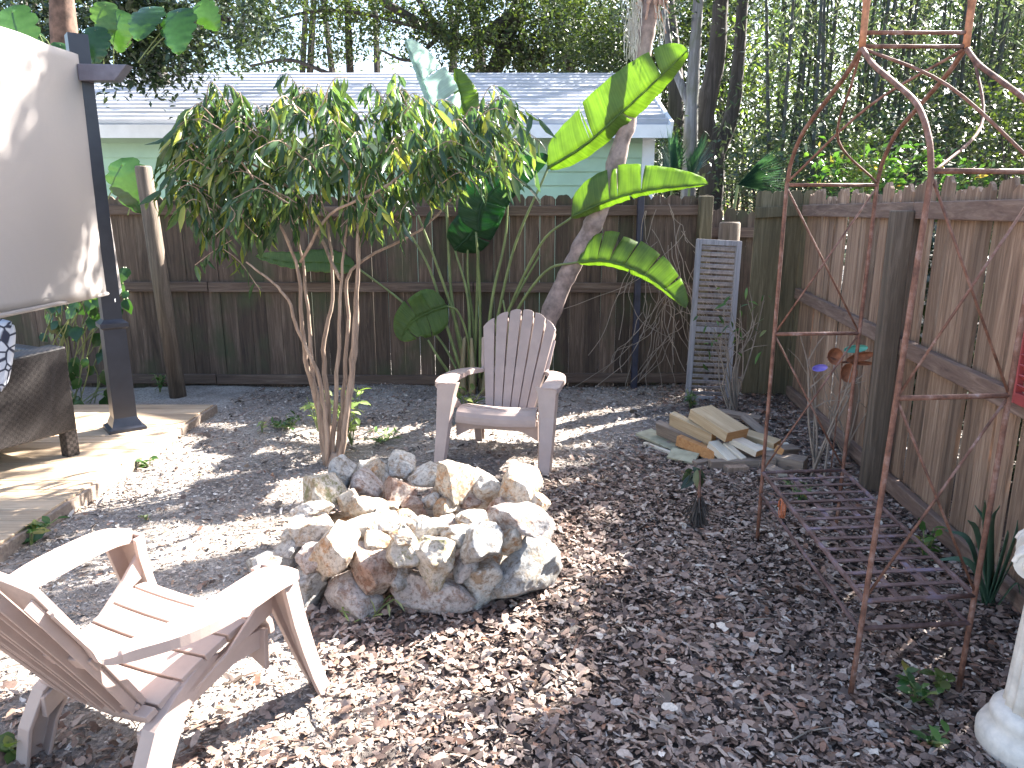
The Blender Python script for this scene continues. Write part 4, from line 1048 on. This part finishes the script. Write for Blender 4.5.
# low left leaves
blade(_px(0, (355, 266, .2), (325, 262, .1), (290, 262, 0), (256, 256, -.1)), .16, (.2, .7, .45), (.0, -.6, -.35), cuts=[(.55, 1)], mat='blade', wl=.9, wr=.8)
petiole(_px(0, (462, 380, 0), (440, 340, .1), (400, 300, .2), (355, 266, .2)), .013)
blade(_px(0, (447, 306, -.1), (430, 312, -.2), (412, 322, -.3), (400, 340, -.35)), .2, (-.5, .1, .9), (.3, -.2, -.9), cuts=[(.3, 0), (.55, 0), (.4, 1), (.6, 1), (.8, 1)], mat='blade')
petiole(_px(0, (470, 380, 0), (468, 340, 0), (458, 312, -.05), (447, 306, -.1)), .012)
for pts in ([(466, 385, 0), (448, 330, 0), (430, 270, 0), (405, 225, 0)], [(470, 385, .05), (455, 320, 0), (435, 260, -.05), (418, 215, -.1)], [(484, 380, 0), (492, 300, 0), (505, 240, 0), (508, 190, 0)],
            [(475, 385, 0), (474, 330, .1), (468, 280, .1), (468, 230, .1)], [(486, 385, .1), (500, 330, .1), (520, 290, .2), (540, 255, .2)], [(490, 390, 0), (505, 350, 0), (508, 330, -.1), (503, 300, -.1)],
            [(460, 388, 0), (440, 360, -.1), (428, 340, -.1)]):
    petiole(_px(0, *pts), .017, .008)
# sheathed base stems
mb = MB()
for k in range(9):
    x = random.uniform(-.14, .16); y = random.uniform(-.1, .1); mb.tube(catmull([(x, y, -.02), (x * 1.15, y, .2), (x * 1.5 + random.uniform(-.05, .05), y, .5)], 4), [.034, .033, .03, .028, .025, .022, .019, .016, .012], 8)
mb.build('base_stems', m_wood('sheath', (.12, .08, .04), (.28, .22, .12), (.42, .36, .22), isl=.2), gb, True)

# ------------------------------------------------------------------ leaning palm trunk
pal = empty('palm_tree', (0, 0, 0), 0, 'leaning palm with ringed bare trunk rising behind the rear chair', 'palm tree')
def pw(px, py, Y=6.1): return PY(px, py, Y)
b0 = pw(520, 385, 6.1); b0.z = -.05
P = catmull([b0, pw(552, 310), pw(580, 250), pw(604, 200), pw(625, 130), pw(640, 70), pw(650, 0), pw(655, -60), pw(668,-200), pw(680,-520), pw(690,-1100)], 10); n = len(P)
rad = []
for i in range(n):
    py_ = i / (n - 1); saw = (4 - i % 5) / 5 * .016
    rad.append((.074 - .03 * py_) + saw + random.uniform(-.004, .004))
mb = MB(); mb.tube(P, rad, 14); mb.build('trunk', M['palm_bark'], pal, True)
mb = MB()
for k in range(70):
    a = random.uniform(0, 6.28); s = random.uniform(0, 1); c = P[60].lerp(P[74], s)
    d = Vector((math.cos(a), math.sin(a), 0)); l = random.uniform(.2, .45)
    q0 = c + d * .05; q1 = c + d * .09 + Vector((0, 0, -l * .3)); q2 = c + d * .13 + Vector((random.uniform(-.03, .03), 0, -l * .6))
    mb.bar(q0, q1, .03, .006); mb.bar(q1, q2, .018, .004)
mb.build('fibre', M['fibre'], pal)
mb = MB()
for k in range(14):
    a = k * 2.4; c = P[-1] + Vector((0, 0, .4)); d = Vector((math.cos(a), math.sin(a), .5)).normalized(); pts = [c, c + d * .5, c + d * 1.1 + Vector((0, 0, -.15)), c + d * 1.6 + Vector((0, 0, -.6))]
    pts = catmull(pts, 6); mb.tube(pts, .012, 5)
    for j in range(4, len(pts)):
        for sgn in (-1, 1):
            sdv = d.cross(Vector((0, 0, 1))).normalized() * sgn; mb.bar(pts[j], pts[j] + sdv * .4 + d * .15 + Vector((0, 0, -.25)), .03, .003)
mb.build('fronds', M['leaf_dark'], pal)
# spanish moss
mb = MB()
for k in range(110):
    c = pw(random.gauss(633, 4), random.uniform(-10, 25), 6.0) if k < 95 else pw(random.gauss(661, 3), random.uniform(-5, 30), 6.0)
    l = random.uniform(.1, .32); pts = [c]
    for j in range(5): pts.append(pts[-1] + Vector((random.uniform(-.014, .014), random.uniform(-.014, .014), -l / 5)))
    mb.tube(pts, .0022, 3)
tag(mb.build('spanish_moss', M['moss']), 'pale Spanish moss tufts hanging from the palm top', 'moss', kind='stuff')

# ------------------------------------------------------------------ background woods
def tree(name, label, base, trunkpts, tr_r, cl, lsize, lmat, tmat, limbs=(), aspect=.45, group=None):
    t = empty(name, base, 0, label, 'tree', group); B_ = Vector(base); mb = MB()
    def tub(pts, r0, r1, n=10):
        P = catmull([Vector(p) - B_ for p in pts], 6); mb.tube(P, [(r0 + (r1 - r0) * i / (len(P) - 1)) * random.uniform(.94, 1.06) for i in range(len(P))], n)
    tub(trunkpts, tr_r, tr_r * .5, 12)
    for pts, r0, r1 in limbs: tub(pts, r0, r1, 8)
    mb.build('trunk', M[tmat], t, True)
    if cl:
        Pn = np.concatenate([cloud(np.array(c) - np.array(base), r, nc, per, spr) for (c, r, nc, per, spr) in cl])
        leafmesh('crown', Pn, lsize, M[lmat], t, aspect=aspect)
    return t
W = lambda px, py, Y: tuple(PY(px, py, Y))
# oak behind the shed with low dark limbs
tree('oak_tree', 'big dark oak behind the shed with limbs against bright sky', (-.8, 19, 0),
     [(-.8, 19, -.1), (-1.0, 19, 3), W(520, 0, 19), W(540, -80, 19)], .28,
     [(W(310, 25, 18.5), (3.2, 1.5, .8), 230, 26, .2), (W(520, 30, 18), (2.6, 1.6, 1.1), 420, 30, .22), (W(380, -25, 18), (4.5, 2, .8), 260, 28, .25), (W(575, 45, 19.5), (1.8, 1.2, 1.0), 300, 30, .22), (W(230, 50, 19), (1.5, 1, .7), 60, 24, .2)],
     .12, 'leaf_oak', 'bark_dark',
     [([W(520, 10, 19), W(470, 42, 18.6), W(430, 28, 18.3), W(380, 0, 18)], .17, .09), ([W(450, 40, 18.5), W(425, 10, 18.3), W(405, -30, 18)], .1, .05), ([W(440, 36, 18.5), W(410, 60, 18), W(380, 50, 17.8)], .06, .02),
      ([W(540, 60, 19), W(500, 40, 19), W(470, 42, 18.6)], .15, .14), ([W(570, 70, 18.5), W(560, 20, 18.5), W(550, -30, 18.5)], .12, .08), ([W(330, 74, 18), W(290, 60, 18), W(250, 66, 18)], .05, .03), ([W(430, 30, 18.3), W(330, 10, 18), W(240, 30, 18)], .05, .02)], group='trees beyond the back fence')
tree('oak_tree', 'leafy tree overhanging the left end of the shed roof', (-5.6, 12.8, 0),
     [(-5.6, 12.8, -.1), (-5.6, 12.8, 3), W(120, -50, 12.5)], .2,
     [(W(200, 10, 9.8), (1.1, 1.0, .55), 150, 26, .16), (W(110, 25, 9.5), (1.0, .8, .6), 190, 26, .16), (W(160, 60, 9.6), (.6, .6, .35), 60, 20, .12), (W(40, 20, 10), (1.0, .8, .7), 110, 26, .18)], .095, 'leaf_dark', 'bark_dark',
     [([W(120, -40, 12), W(160, 0, 10.5), W(230, 20, 9.8)], .08, .03)], group='trees beyond the back fence')
# trunk group right of the shed
tree('live_oak', 'thick grey leaning trunk with a forked stem right of the shed', W(722, 190, 11.5)[:2] + (0,),
     [W(712, 190, 11.5)[:2] + (-.1,), W(712, 160, 11.5), W(704, 120, 11.4), W(716, 60, 11.4), W(722, -20, 11.4)], .2,
     [(W(700, -20, 11.4), (1.2, 1.4, .5), 40, 26, .25)], .09, 'leaf_dark', 'bark_dark', [([W(712, 165, 11.5), W(730, 120, 11.6), W(738, 65, 11.7), W(746, -50, 11.8)], .13, .08)], group='trees beyond the back fence')
tree('live_oak', 'slim grey lichen covered trunk beside the shed corner', W(690, 190, 11)[:2] + (0,),
     [W(690, 190, 11)[:2] + (-.1,), W(690, 150, 11), W(693, 80, 11), W(697, 20, 11), W(702, -60, 11)], .115,
     [(W(660, -10, 11), (1.0, 1.2, .5), 40, 26, .25)], .09, 'leaf_dark', 'bark_grey', [([W(692, 110, 11), W(672, 60, 11.3), W(664, 10, 11.4)], .07, .04)], group='trees beyond the back fence')
tree('live_oak', 'dark straight trunk just behind the shed roof corner', W(676, 190, 13.5)[:2] + (0,),
     [W(676, 190, 13.5)[:2] + (-.1,), W(676, 120, 13.5), W(672, 40, 13.5), W(660, -60, 13.5)], .17,
     [(W(620, 20, 15), (1.6, 1.2, 1.1), 240, 28, .25), (W(680, 60, 15.5), (.9, 1.2, 1.8), 90, 28, .3)], .1, 'leaf_oak', 'bark_dark', group='trees beyond the back fence')
# left tree trunk top-left with red-brown fibre
tree('palm_tree', 'brown fibrous palm trunk at the top left corner above the screen', W(70, 190, 7.6)[:2] + (0,), [W(70, 190, 7.6)[:2] + (-.1,), W(66, 60, 7.6), W(60, -60, 7.6)], .17, [], .1, 'leaf_dark', 'bark_red')

# bamboo stand
def bamboo():
    t = empty('bamboo_cane', (0, 0, 0), 0, 'slender dark bamboo cane in the grove beyond the right fence', 'bamboo', 'bamboo canes in the grove')
    mb = MB(); pts = []; rad = []
    for i in range(20):
        z = i * .27; pts += [(0, 0, z), (0, 0, z + .255), (0, 0, z + .262)]; rad += [.034, .033, .04]
    mb.tube([(p[0] + .0022 * p[2] ** 2, p[1], p[2]) for p in pts], [r * (1 - .09 * i / 10) if i < 60 else r * .4 for i, r in enumerate(rad)], 6)
    mb.build('stem', M['bamboo'], t, True); return t
bam = bamboo()
fol = []
for k in range(4):
    n = 62; z = rng.uniform(1.4, 5.3, n); a = rng.uniform(0, 6.28, n); r = rng.uniform(.1, .75, n)
    cl = np.stack([np.cos(a) * r, np.sin(a) * r, z - r * .3], -1); P_ = np.repeat(cl, 5, 0) + rng.normal(size=(n * 5, 3)) * .07
    A_ = rand_dirs(len(P_)); A_[:, 2] = -.5; la = rng.uniform(.09, .18, len(P_))
    V, Fq = scatter(DIAM, DIAM_F, P_, A_, rand_dirs(len(P_)), la, la * .2)
    me = mesh_np('foliage', V, Fq); me.materials.append(M['leaf_bamboo']); fol.append(me)
nb = 0
def put(o, x, y, k):
    f = bpy.data.objects.new('foliage', fol[k % 4]); COL.objects.link(f); f.parent = o
    s = random.uniform(.85, 1.15); o.location = (x, y, 0); o.scale = (s, s, random.uniform(.9, 1.1)); o.rotation_euler = (R(random.uniform(-4, 4)), R(random.uniform(-5, 5)), random.uniform(0, 6.28))
spots = []
for k in range(80):
    px = random.choice([random.uniform(770, 880), random.uniform(870, 1060), random.uniform(930, 1120)]); Yb = random.uniform(9.5, 13.5)
    spots.append((PY(px, 120, Yb).x, Yb))
for k, (x, y) in enumerate(spots):
    o = bam if k == 0 else None
    if o is None:
        o = bam.copy(); COL.objects.link(o); c = bam_stem.copy(); COL.objects.link(c); c.parent = o
    else: bam_stem = bam.children[0]
    put(o, x, y, k)

# shrubs beyond the fences
def shrub(label, c, r, nc, per, spr, ls, mat, name='shrub', group='shrubs beyond the fence', aspect=.5):
    b = (c[0], c[1], 0); t = empty(name, b, 0, label, 'shrub', group); mb = MB()
    for k in range(6):
        a = k * 1.05; mb.tube([(0, 0, -.02), (math.cos(a) * r[0] * .3, math.sin(a) * r[1] * .3, c[2] * .6), (math.cos(a) * r[0] * .6, math.sin(a) * r[1] * .6, c[2])], [.03, .02, .008], 5)
    mb.build('stems', M['bark_dark'], t)
    leafmesh('foliage', cloud(np.array(c) - np.array(b), r, nc, per, spr), ls, M[mat], t, aspect=aspect); return t
shrub('bright yellow green shrub in sunlight left of the bamboo', W(765, 110, 14), (1.1, .9, 1.7), 100, 22, .22, .13, 'leaf_light')
shrub('tall loose sunlit bush between the grey trunk and the bamboo', W(745, 50, 16), (1.2, 1, 1.8), 110, 22, .25, .12, 'leaf_bamboo')
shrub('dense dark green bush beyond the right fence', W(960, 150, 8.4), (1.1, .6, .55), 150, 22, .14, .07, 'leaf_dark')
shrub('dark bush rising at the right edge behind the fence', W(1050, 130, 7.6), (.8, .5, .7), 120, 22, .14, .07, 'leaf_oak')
shrub('low leafy weeds peeping over the middle of the right fence', W(900, 178, 7.4), (.9, .4, .25), 60, 16, .1, .09, 'leaf_vine')
shrub('low dull bush behind the corner panel of the fence', W(800, 170, 9.5), (1.1, .8, .6), 110, 22, .16, .08, 'leaf_bamboo')
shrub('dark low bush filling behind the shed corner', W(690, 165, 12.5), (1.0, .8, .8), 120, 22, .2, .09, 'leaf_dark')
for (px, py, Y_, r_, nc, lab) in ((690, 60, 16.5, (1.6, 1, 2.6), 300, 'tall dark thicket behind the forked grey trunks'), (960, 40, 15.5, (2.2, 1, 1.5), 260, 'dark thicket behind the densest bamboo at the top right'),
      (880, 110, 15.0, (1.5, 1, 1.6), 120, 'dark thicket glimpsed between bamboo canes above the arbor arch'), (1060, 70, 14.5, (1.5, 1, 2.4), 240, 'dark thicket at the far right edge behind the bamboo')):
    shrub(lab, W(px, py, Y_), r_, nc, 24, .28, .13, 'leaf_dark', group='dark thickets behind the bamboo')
for k, (yy, lab) in enumerate(((5.6, 'added bush blocking light behind the right fence gaps near the corner'), (4.2, 'added bush blocking light behind the right fence gaps beyond its grey post'), (2.9, 'added bush blocking light behind the nearest stretch of the right fence'))):  # bushes added to stop bright light showing between the fence boards
    shrub(lab, (3.3 - .1 * k, yy, .75), (.42, .85, .8), 150, 24, .12, .1, 'leaf_dark', group='added bushes blocking light behind the right fence')
# upright bright seedling fern at the fence top
fp = PY(850, 212, 5.4); t = empty('fern', (fp.x + .35, 5.4 + .6, 0), 0, 'bright green feathery fern rising over the right fence', 'fern')
mb = MB(); mb.tube([(0, 0, 0), (0, 0, 1.7), (-.03, 0, 2.2)], [.012, .01, .004], 6); mb.build('stem', M['stem_green'], t)
P_ = cloud((0, 0, 1.98), (.16, .14, .24), 46, 12, .03); leafmesh('foliage', P_, .05, M['leaf_light'], t, aspect=.3)

# palmettos : fans of narrow blades
def palmetto(label, c, aim, R_, n=34, spread=R(75), mat='leaf_palmetto'):
    t = empty('palmetto', (c[0], c[1], 0), 0, label, 'palm'); c = Vector(c) - Vector((c[0], c[1], 0)); aim = Vector(aim).normalized(); up = Vector((0, -.6, .8)); sd_ = aim.cross(up).normalized(); u2 = sd_.cross(aim)
    mb = MB(); mb.tube([(0, 0, 0), c * .5 + aim * -.1, c], .015, 6); mb.build('stalk', M['stem_green'], t)
    mb = MB()
    for k in range(n):
        a = (k / (n - 1) * 2 - 1) * spread; d = (aim * math.cos(a) + u2 * math.sin(a)).normalized(); l = R_ * random.uniform(.8, 1.05)
        w = Vector((0, 0, 1)).cross(d).normalized() * .014 + sd_ * .006
        m1 = c + d * l * .45; m2 = c + d * l + Vector((0, 0, -.12 * l))
        mb.add([c - w * .4, c + w * .4, m1 + w, m1 + Vector((0, 0, .006)) * 1, m1 - w, m2], [(0, 1, 2, 3), (0, 3, 4), (3, 2, 5), (4, 3, 5)])
    mb.build('fan', M[mat], t); return t
palmetto('blue green palmetto fan pointing right over the corner panel', W(738, 185, 7.6), (.9, -.1, .35), .62, 40, R(38))
palmetto('dark spiky palmetto in front of the shed corner trunks', W(672, 178, 9.6), (-.1, -.2, 1), .75, 36, R(80))
palmetto('second dark palmetto between shed corner and grey trunk', W(690, 180, 9.2), (.3, -.2, 1), .7, 30, R(60))

# distant woodland backdrop
Pn = np.concatenate([
    np.stack([rng.uniform(-24, 30, 2000), rng.uniform(22, 28, 2000), rng.uniform(0, 4.2, 2000)], -1),
    np.stack([rng.uniform(4, 28, 560), rng.uniform(19, 27, 560), rng.uniform(1, 9.5, 560)], -1),
    np.stack([rng.uniform(-22, 4, 160), rng.uniform(22, 27, 160), rng.uniform(5, 10, 160)], -1)])
Pn = np.repeat(Pn, 16, 0) + rng.normal(size=(len(Pn) * 16, 3)) * .38
o = leafmesh('distant_woodland', Pn, .26, M['leaf_far_haze'], None, aspect=.5); tag(o, 'distant mass of leaves coloured pale for haze behind the trees', 'woodland', kind='stuff')
mb = MB()
for k in range(60):
    x = random.uniform(-20, 26); y = random.uniform(19, 27); mb.tube([(x, y, -.1), (x + random.uniform(-.4, .4), y, 5), (x + random.uniform(-1, 1), y, 11)], [.14, .1, .05], 6)
tag(mb.build('distant_trunks', M['bark_dark']), 'thin far off trunks in the woodland', 'woodland', kind='stuff')

# unseen oak outside the frame: leaf clumps added where their shadows should fall
def shade_cl(sx_, sy_, sz_, t, r, nc, per=26, spr=.2):
    p = Vector((sx_, sy_, sz_)) + LS * t; return (tuple(p), r, nc, per, spr)
def fab(px, py): return tuple(PX(px, py, -2.8))
SH = [
 (.8, 1.0, 0, 9, (.7, .6, .45), 90), (.6, 1.8, 0, 9, (.45, .5, .4), 80), (.8, 2.6, 0, 9, (.35, .45, .3), 60), (1.0, 3.5, 0, 9, (.35, .5, .3), 50), (1.15, 4.6, 0, 10, (.4, .6, .3), 50),
 (*fab(62, 130), 9, (.13, .13, .38), 60), (*fab(30, 215), 9, (.22, .22, .2), 60), (*fab(12, 275), 9, (.12, .12, .08), 12), (*fab(92, 85), 9, (.08, .08, .1), 10),
 (-3.0, 4.8, .2, 9, (.5, .5, .3), 9), (-3.4, 4.2, .3, 9, (.5, .4, .4), 18), (-2.7, 3.5, .1, 9, (.25, .2, .2), 6),
 (-3, 11.5, 3, 6, (2.0, 1, .5), 16), (1, 12, 3.2, 5, (1.5, .6, .4), 10), (-5, 12, 3.2, 6, (1, .6, .5), 8),
]
tree('shade_oak', 'unseen oak beyond the right fence with leaf clumps placed for dappled shade', (8.5, 9.5, 0),
     [(8.5, 9.5, -.1), (8.2, 9.4, 3), (7.6, 9.2, 6), (7, 9.5, 9)], .35,
     [shade_cl(a, b_, c_, t_, r_, nc) for (a, b_, c_, t_, r_, nc) in SH], .13, 'leaf_oak', 'bark_dark',
     [([(8, 9.4, 4), (7, 8, 5.5), (6, 6, 6)], .14, .06), ([(8, 9.4, 5), (6, 9, 6.6), (3.5, 8.8, 6.8)], .13, .05), ([(7.6, 9.2, 6), (4.5, 10.5, 6.8), (1, 13, 6.9)], .12, .04)])

# ------------------------------------------------------------------ small plants
def leafy(name, label, cat, base, n, h, r, ls, mat, asp=.5, stems=5, group=None):
    t = empty(name, base, 0, label, cat, group); mb = MB(); P_, A_ = [], []
    for k in range(stems):
        a = random.uniform(0, 6.28); tip = Vector((math.cos(a) * r * random.uniform(.3, 1), math.sin(a) * r * random.uniform(.3, 1), h * random.uniform(.6, 1)))
        pts = catmull([Vector((0, 0, -.01)), tip * .5 + Vector((0, 0, h * .12)), tip], 4); mb.tube(pts, .0035, 5)
        for j in range(max(2, n // stems)):
            q = pts[random.randint(2, len(pts) - 1)]; P_.append(q[:]); d = Vector((random.uniform(-1, 1), random.uniform(-1, 1), random.uniform(-.2, .5))); A_.append(d[:])
    mb.build('stems', M['stem_green'], t); P_ = np.array(P_); A_ = np.array(A_); la = ls * rng.uniform(.6, 1.2, len(P_)); Bv = rand_dirs(len(P_)) * .5 + np.array([0, 0, 1.])
    V, Fq = scatter(LANCE, LANCE_T, P_, A_, Bv, la, la * asp); link('leaves', mesh_np('leaves', V, Fq), M[mat], t); return t
leafy('shrub', 'pale leaved young shrub growing at the foot of the small tree', 'shrub', PZ(352, 445), 80, .42, .2, .09, 'leaf_pale', .4, 9)
leafy('shrub', 'small pale leaved shoots left of the small tree trunk', 'shrub', PZ(318, 430), 30, .3, .12, .08, 'leaf_pale', .4, 5)
leafy('ground_cover', 'flat feathery green weed patch left of the small tree', 'weed', PZ(290, 428), 90, .05, .2, .05, 'leaf_vine', .3, 14)
leafy('ground_cover', 'flat green weed patch right of the small tree', 'weed', PZ(385, 440), 70, .05, .2, .05, 'leaf_vine', .3, 12)
leafy('weed', 'little yellowish weed standing alone in the sunny sand', 'weed', PZ(262, 432), 12, .1, .05, .05, 'leaf_pale', .3, 4)
leafy('weed', 'green weed by the deck edge behind the near chair', 'weed', PZ(30, 545), 26, .12, .13, .08, 'leaf_vine', .5, 6)
leafy('weed', 'broad leaf weed along the deck edge near its middle', 'weed', PZ(150, 468), 14, .07, .08, .06, 'leaf_vine', .5, 4)
leafy('weed', 'bright round leaved seedling at the bottom left corner', 'weed', PZ(14, 757), 12, .05, .04, .06, 'leaf_light', .7, 3)
leafy('weed', 'yellow green seedling in the mulch behind the arm of the near chair', 'weed', PZ(147, 520), 8, .05, .04, .04, 'leaf_pale', .4, 3)
leafy('weed', 'trailing grassy weed under the pink slab of the ring', 'weed', PZ(368, 622), 18, .08, .14, .07, 'leaf_pale', .14, 7)
leafy('weed', 'vining weed at the near foot of the arbor', 'weed', PZ(918, 700), 20, .09, .11, .055, 'leaf_vine', .6, 6)
leafy('weed', 'two leaf seedling beside the right near arbor foot', 'weed', PZ(940, 690), 8, .08, .04, .05, 'leaf_light', .75, 5)
leafy('weed', 'low weed between arbor foot and plaster column', 'weed', PZ(928, 745), 12, .05, .07, .05, 'leaf_vine', .6, 4)
leafy('weed', 'weed growing under the far end of the arbor seat', 'weed', PZ(800, 500), 20, .1, .14, .06, 'leaf_vine', .4, 6)
leafy('weed', 'weed by the kick board of the right fence', 'weed', PZ(925, 560), 26, .16, .12, .06, 'leaf_vine', .5, 6)
leafy('weed', 'tuft of weed at the foot of the grey shutter', 'weed', PZ(690, 408), 30, .14, .1, .06, 'leaf_vine', .3, 7)
leafy('weed', 'green clump at the base of the log post', 'weed', PZ(160, 392), 24, .16, .14, .07, 'leaf_vine', .4, 6)
leafy('weed', 'green leafy weed under the left arm of the rear chair', 'weed', PY(468, 395, 5.6) * 1.0 - Vector((0, 0, PY(468, 395, 5.6).z)), 26, .32, .16, .12, 'leaf_light', .4, 6)
# strap leaf plant
sp_b = PZ(990, 612); t = empty('strap_leaf_plant', sp_b, 0, 'dark green strap leaved clump between arbor and right fence', 'plant'); 
tips_ = [(945, 530), (968, 520), (985, 500), (1000, 505), (1018, 520), (958, 650), (1000, 668), (1020, 560), (1012, 655), (975, 505), (930, 560), (1008, 530), (992, 515), (1022, 600)]
for px, py in tips_:
    tip = PY(px, py, sp_b.y + random.uniform(-.12, .12)) - sp_b; mid = tip * .5 + Vector((0, random.uniform(-.05, .05), .12)); pts = catmull([Vector((random.uniform(-.02, .02), 0, 0)), mid, tip], 7)
    mb = MB(); G = []
    for i, p in enumerate(pts):
        f_ = i / (len(pts) - 1); w = .017 * (1 - f_ ** 3) + .001; s_ = Vector((tip.z + .1, .3, -tip.x)).normalized()
        G.append([p - s_ * w, p + Vector((0, .004, -.004)), p + s_ * w])
    mb.slab(G, .0015); mb.build('leaf', M['leaf_strap'], t, True)
# bare shrub near the corner, thin sticks, dry vines
def twiggy(name, label, cat, base, n, h, sp, r, mat='dry_vine', leafn=0, lmat='leaf_vine'):
    t = empty(name, base, 0, label, cat); mb = MB(); P_ = []
    for k in range(n):
        a = random.uniform(0, 6.28); d = Vector((math.cos(a) * sp * random.uniform(.2, 1), math.sin(a) * sp * .5, h * random.uniform(.6, 1)))
        pts = catmull([Vector((random.uniform(-.04, .04), random.uniform(-.04, .04), -.02)), d * .4 + Vector((random.uniform(-.05, .05), 0, 0)), d * .75 + Vector((random.uniform(-.08, .08), 0, 0)), d], 5)
        mb.tube(pts, [r * (1 - .8 * i / (len(pts) - 1)) for i in range(len(pts))], 5)
        for b_ in range(2):
            q = pts[random.randint(6, 12)]; e = q + Vector((random.uniform(-.2, .2), random.uniform(-.1, .1), random.uniform(.05, .22))); mb.tube([q, (q + e) / 2 + Vector((0, 0, .02)), e], [r * .5, r * .35, r * .15], 4); P_.append(e[:])
        P_.append(d[:])
    mb.build('stems', M[mat], t)
    if leafn:
        P_ = np.repeat(np.array(P_), leafn, 0) + rng.normal(size=(len(P_) * leafn, 3)) * .03; leafmesh('leaves', P_, .09, M[lmat], t, down=.5, aspect=.25, T=LANCE, TF=LANCE_T)
    return t
twiggy('bare_shrub', 'bare pale stemmed shrub between shutter and corner panel', 'shrub', (PZ(745, 425).x, 5.75, 0), 12, 1.05, .35, .008, 'dry_vine', 1)
twiggy('bare_sapling', 'leafless grey sapling growing through the far end of the arbor', 'sapling', PZ(815, 478), 6, .95, .28, .009, 'dry_vine')
twiggy('bare_sapling', 'thin leafless sticks beside the foot of the right fence post', 'sapling', PZ(845, 462), 4, .8, .22, .007, 'dry_vine')
mb = MB()
for k in range(46):
    x0 = random.gauss(668, 15); y0 = random.uniform(198, 330); c = PY(x0, y0, 6.6); pts = [c]; d = Vector((random.uniform(-.06, .06), 0, -.07))
    for j in range(9):
        d = d + Vector((random.uniform(-.04, .04), random.uniform(-.01, .01), random.uniform(-.03, .025))); pts.append(pts[-1] + d)
        pts[-1].y = min(pts[-1].y, 6.66); 
    mb.tube(catmull(pts, 2), .0035, 4)
tag(mb.build('dry_vine', M['dry_vine']), 'tangle of dry grey vines hanging on the back fence beside the blue pole', 'vine')
# sapling stub with dark mulch cone
q = PZ(697, 525); t = empty('dead_sapling', q, 0, 'short dead stub with wilted leaves rising from a dark clump in the mulch', 'sapling')
mb = MB(); mb.tube([(0, 0, -.01), (.004, 0, .15), (-.006, 0, .3)], [.012, .01, .008], 7); mb.build('stem', M['rust'], t, True)
mb = MB()
for k in range(90):
    a = random.uniform(0, 6.28); h = random.uniform(.05, .16); r0 = random.uniform(.01, .03); r1 = r0 + random.uniform(.02, .05); mb.bar((math.cos(a) * r0, math.sin(a) * r0, h), (math.cos(a) * r1, math.sin(a) * r1, h - random.uniform(.05, .1)), .008, .002)
mb.build('dead_fibres', M['bark_dark'], t)
P_ = np.array([(-.02, 0, .3)] * 9) + rng.normal(size=(9, 3)) * .02; leafmesh('leaves', P_, .1, M['leaf_dark'], t, down=.8, aspect=.4, T=LANCE, TF=LANCE_T)

# climbing vine and philodendron leaves at the left
def bigleaf_plant(name, label, cat, pts, ls, mat, base, asp=.75, T=LANCE, TF=LANCE_T, stemr=.008, n=1):
    t = empty(name, base, 0, label, cat); P_ = []; mb = MB(); B_ = Vector(base)
    for p in pts:
        c = Vector(p) - B_; root = Vector((c.x * .5 + random.uniform(-.1, .1), c.y + .1, max(0, c.z - random.uniform(.2, .5)))); mb.tube(catmull([root, (root + c) / 2 + Vector((.04, 0, .05)), c], 3), stemr * .6, 5); P_ += [c[:]] * n
    mb.build('stems', M['stem_green'], t); P_ = np.array(P_); k = len(P_); A_ = rand_dirs(k) * np.array([.7, .3, .3]) + np.array([0, -.35, -.75]); Bv = rand_dirs(k) * .5 + np.array([.1, -1., .4])
    la = ls * rng.uniform(.6, 1.25, k); V, Fq = scatter(T, TF, P_, A_, Bv, la, la * asp); link('leaves', mesh_np('leaves', V, Fq), M[mat], t); return t
pts = [PY(random.uniform(30, 108), random.uniform(235, 400), random.uniform(5.75, 6.1)) for _ in range(85)]; 
pts += [PY(random.uniform(118, 135), random.uniform(255, 310), 6.0) for _ in range(9)]
bigleaf_plant('climbing_vine', 'leafy green climbing vine behind the sofa and black post', 'vine', pts, .12, 'leaf_dark2', (PZ(70, 400).x, 6.0, 0))
HEART, HEART_T = [], []
nh = 22
for i in range(nh + 1):
    q = i / nh; w_ = .5 * math.sin(math.pi * min(1, q ** .7)) ** .6 * (1 - .2 * (i % 5 == 4) - .07 * (i % 5 == 3)) if 0 < i < nh else 0.0
    for u_ in (-1, -.5, 0, .5, 1): HEART.append((q - .16 * abs(u_) * (1 - q), u_ * w_, -.22 * q * q + .1 * (1 - u_ * u_) * 0 - .10 * u_ * u_ * .5 + .012 * math.sin(i * 1.57) * abs(u_)))
for i in range(nh):
    for k in range(4):
        a_ = i * 5 + k; HEART_T += [(a_, a_ + 5, a_ + 6), (a_, a_ + 6, a_ + 1)]
pts = [W(150, 8, 6.9), W(178, 12, 6.8), W(120, 15, 7), W(95, 30, 6.9), W(30, 30, 6.6), W(12, 12, 6.5), W(122, 165, 6.4), W(135, 175, 6.5), W(60, 45, 7), W(105, 5, 7), W(200, 5, 7)]
bigleaf_plant('philodendron', 'large glossy philodendron leaves above and behind the black post', 'plant', pts, .34, 'leaf_dark2', (PZ(90, 400).x, 6.9, 0), 1.0, HEART, HEART_T, n=1)
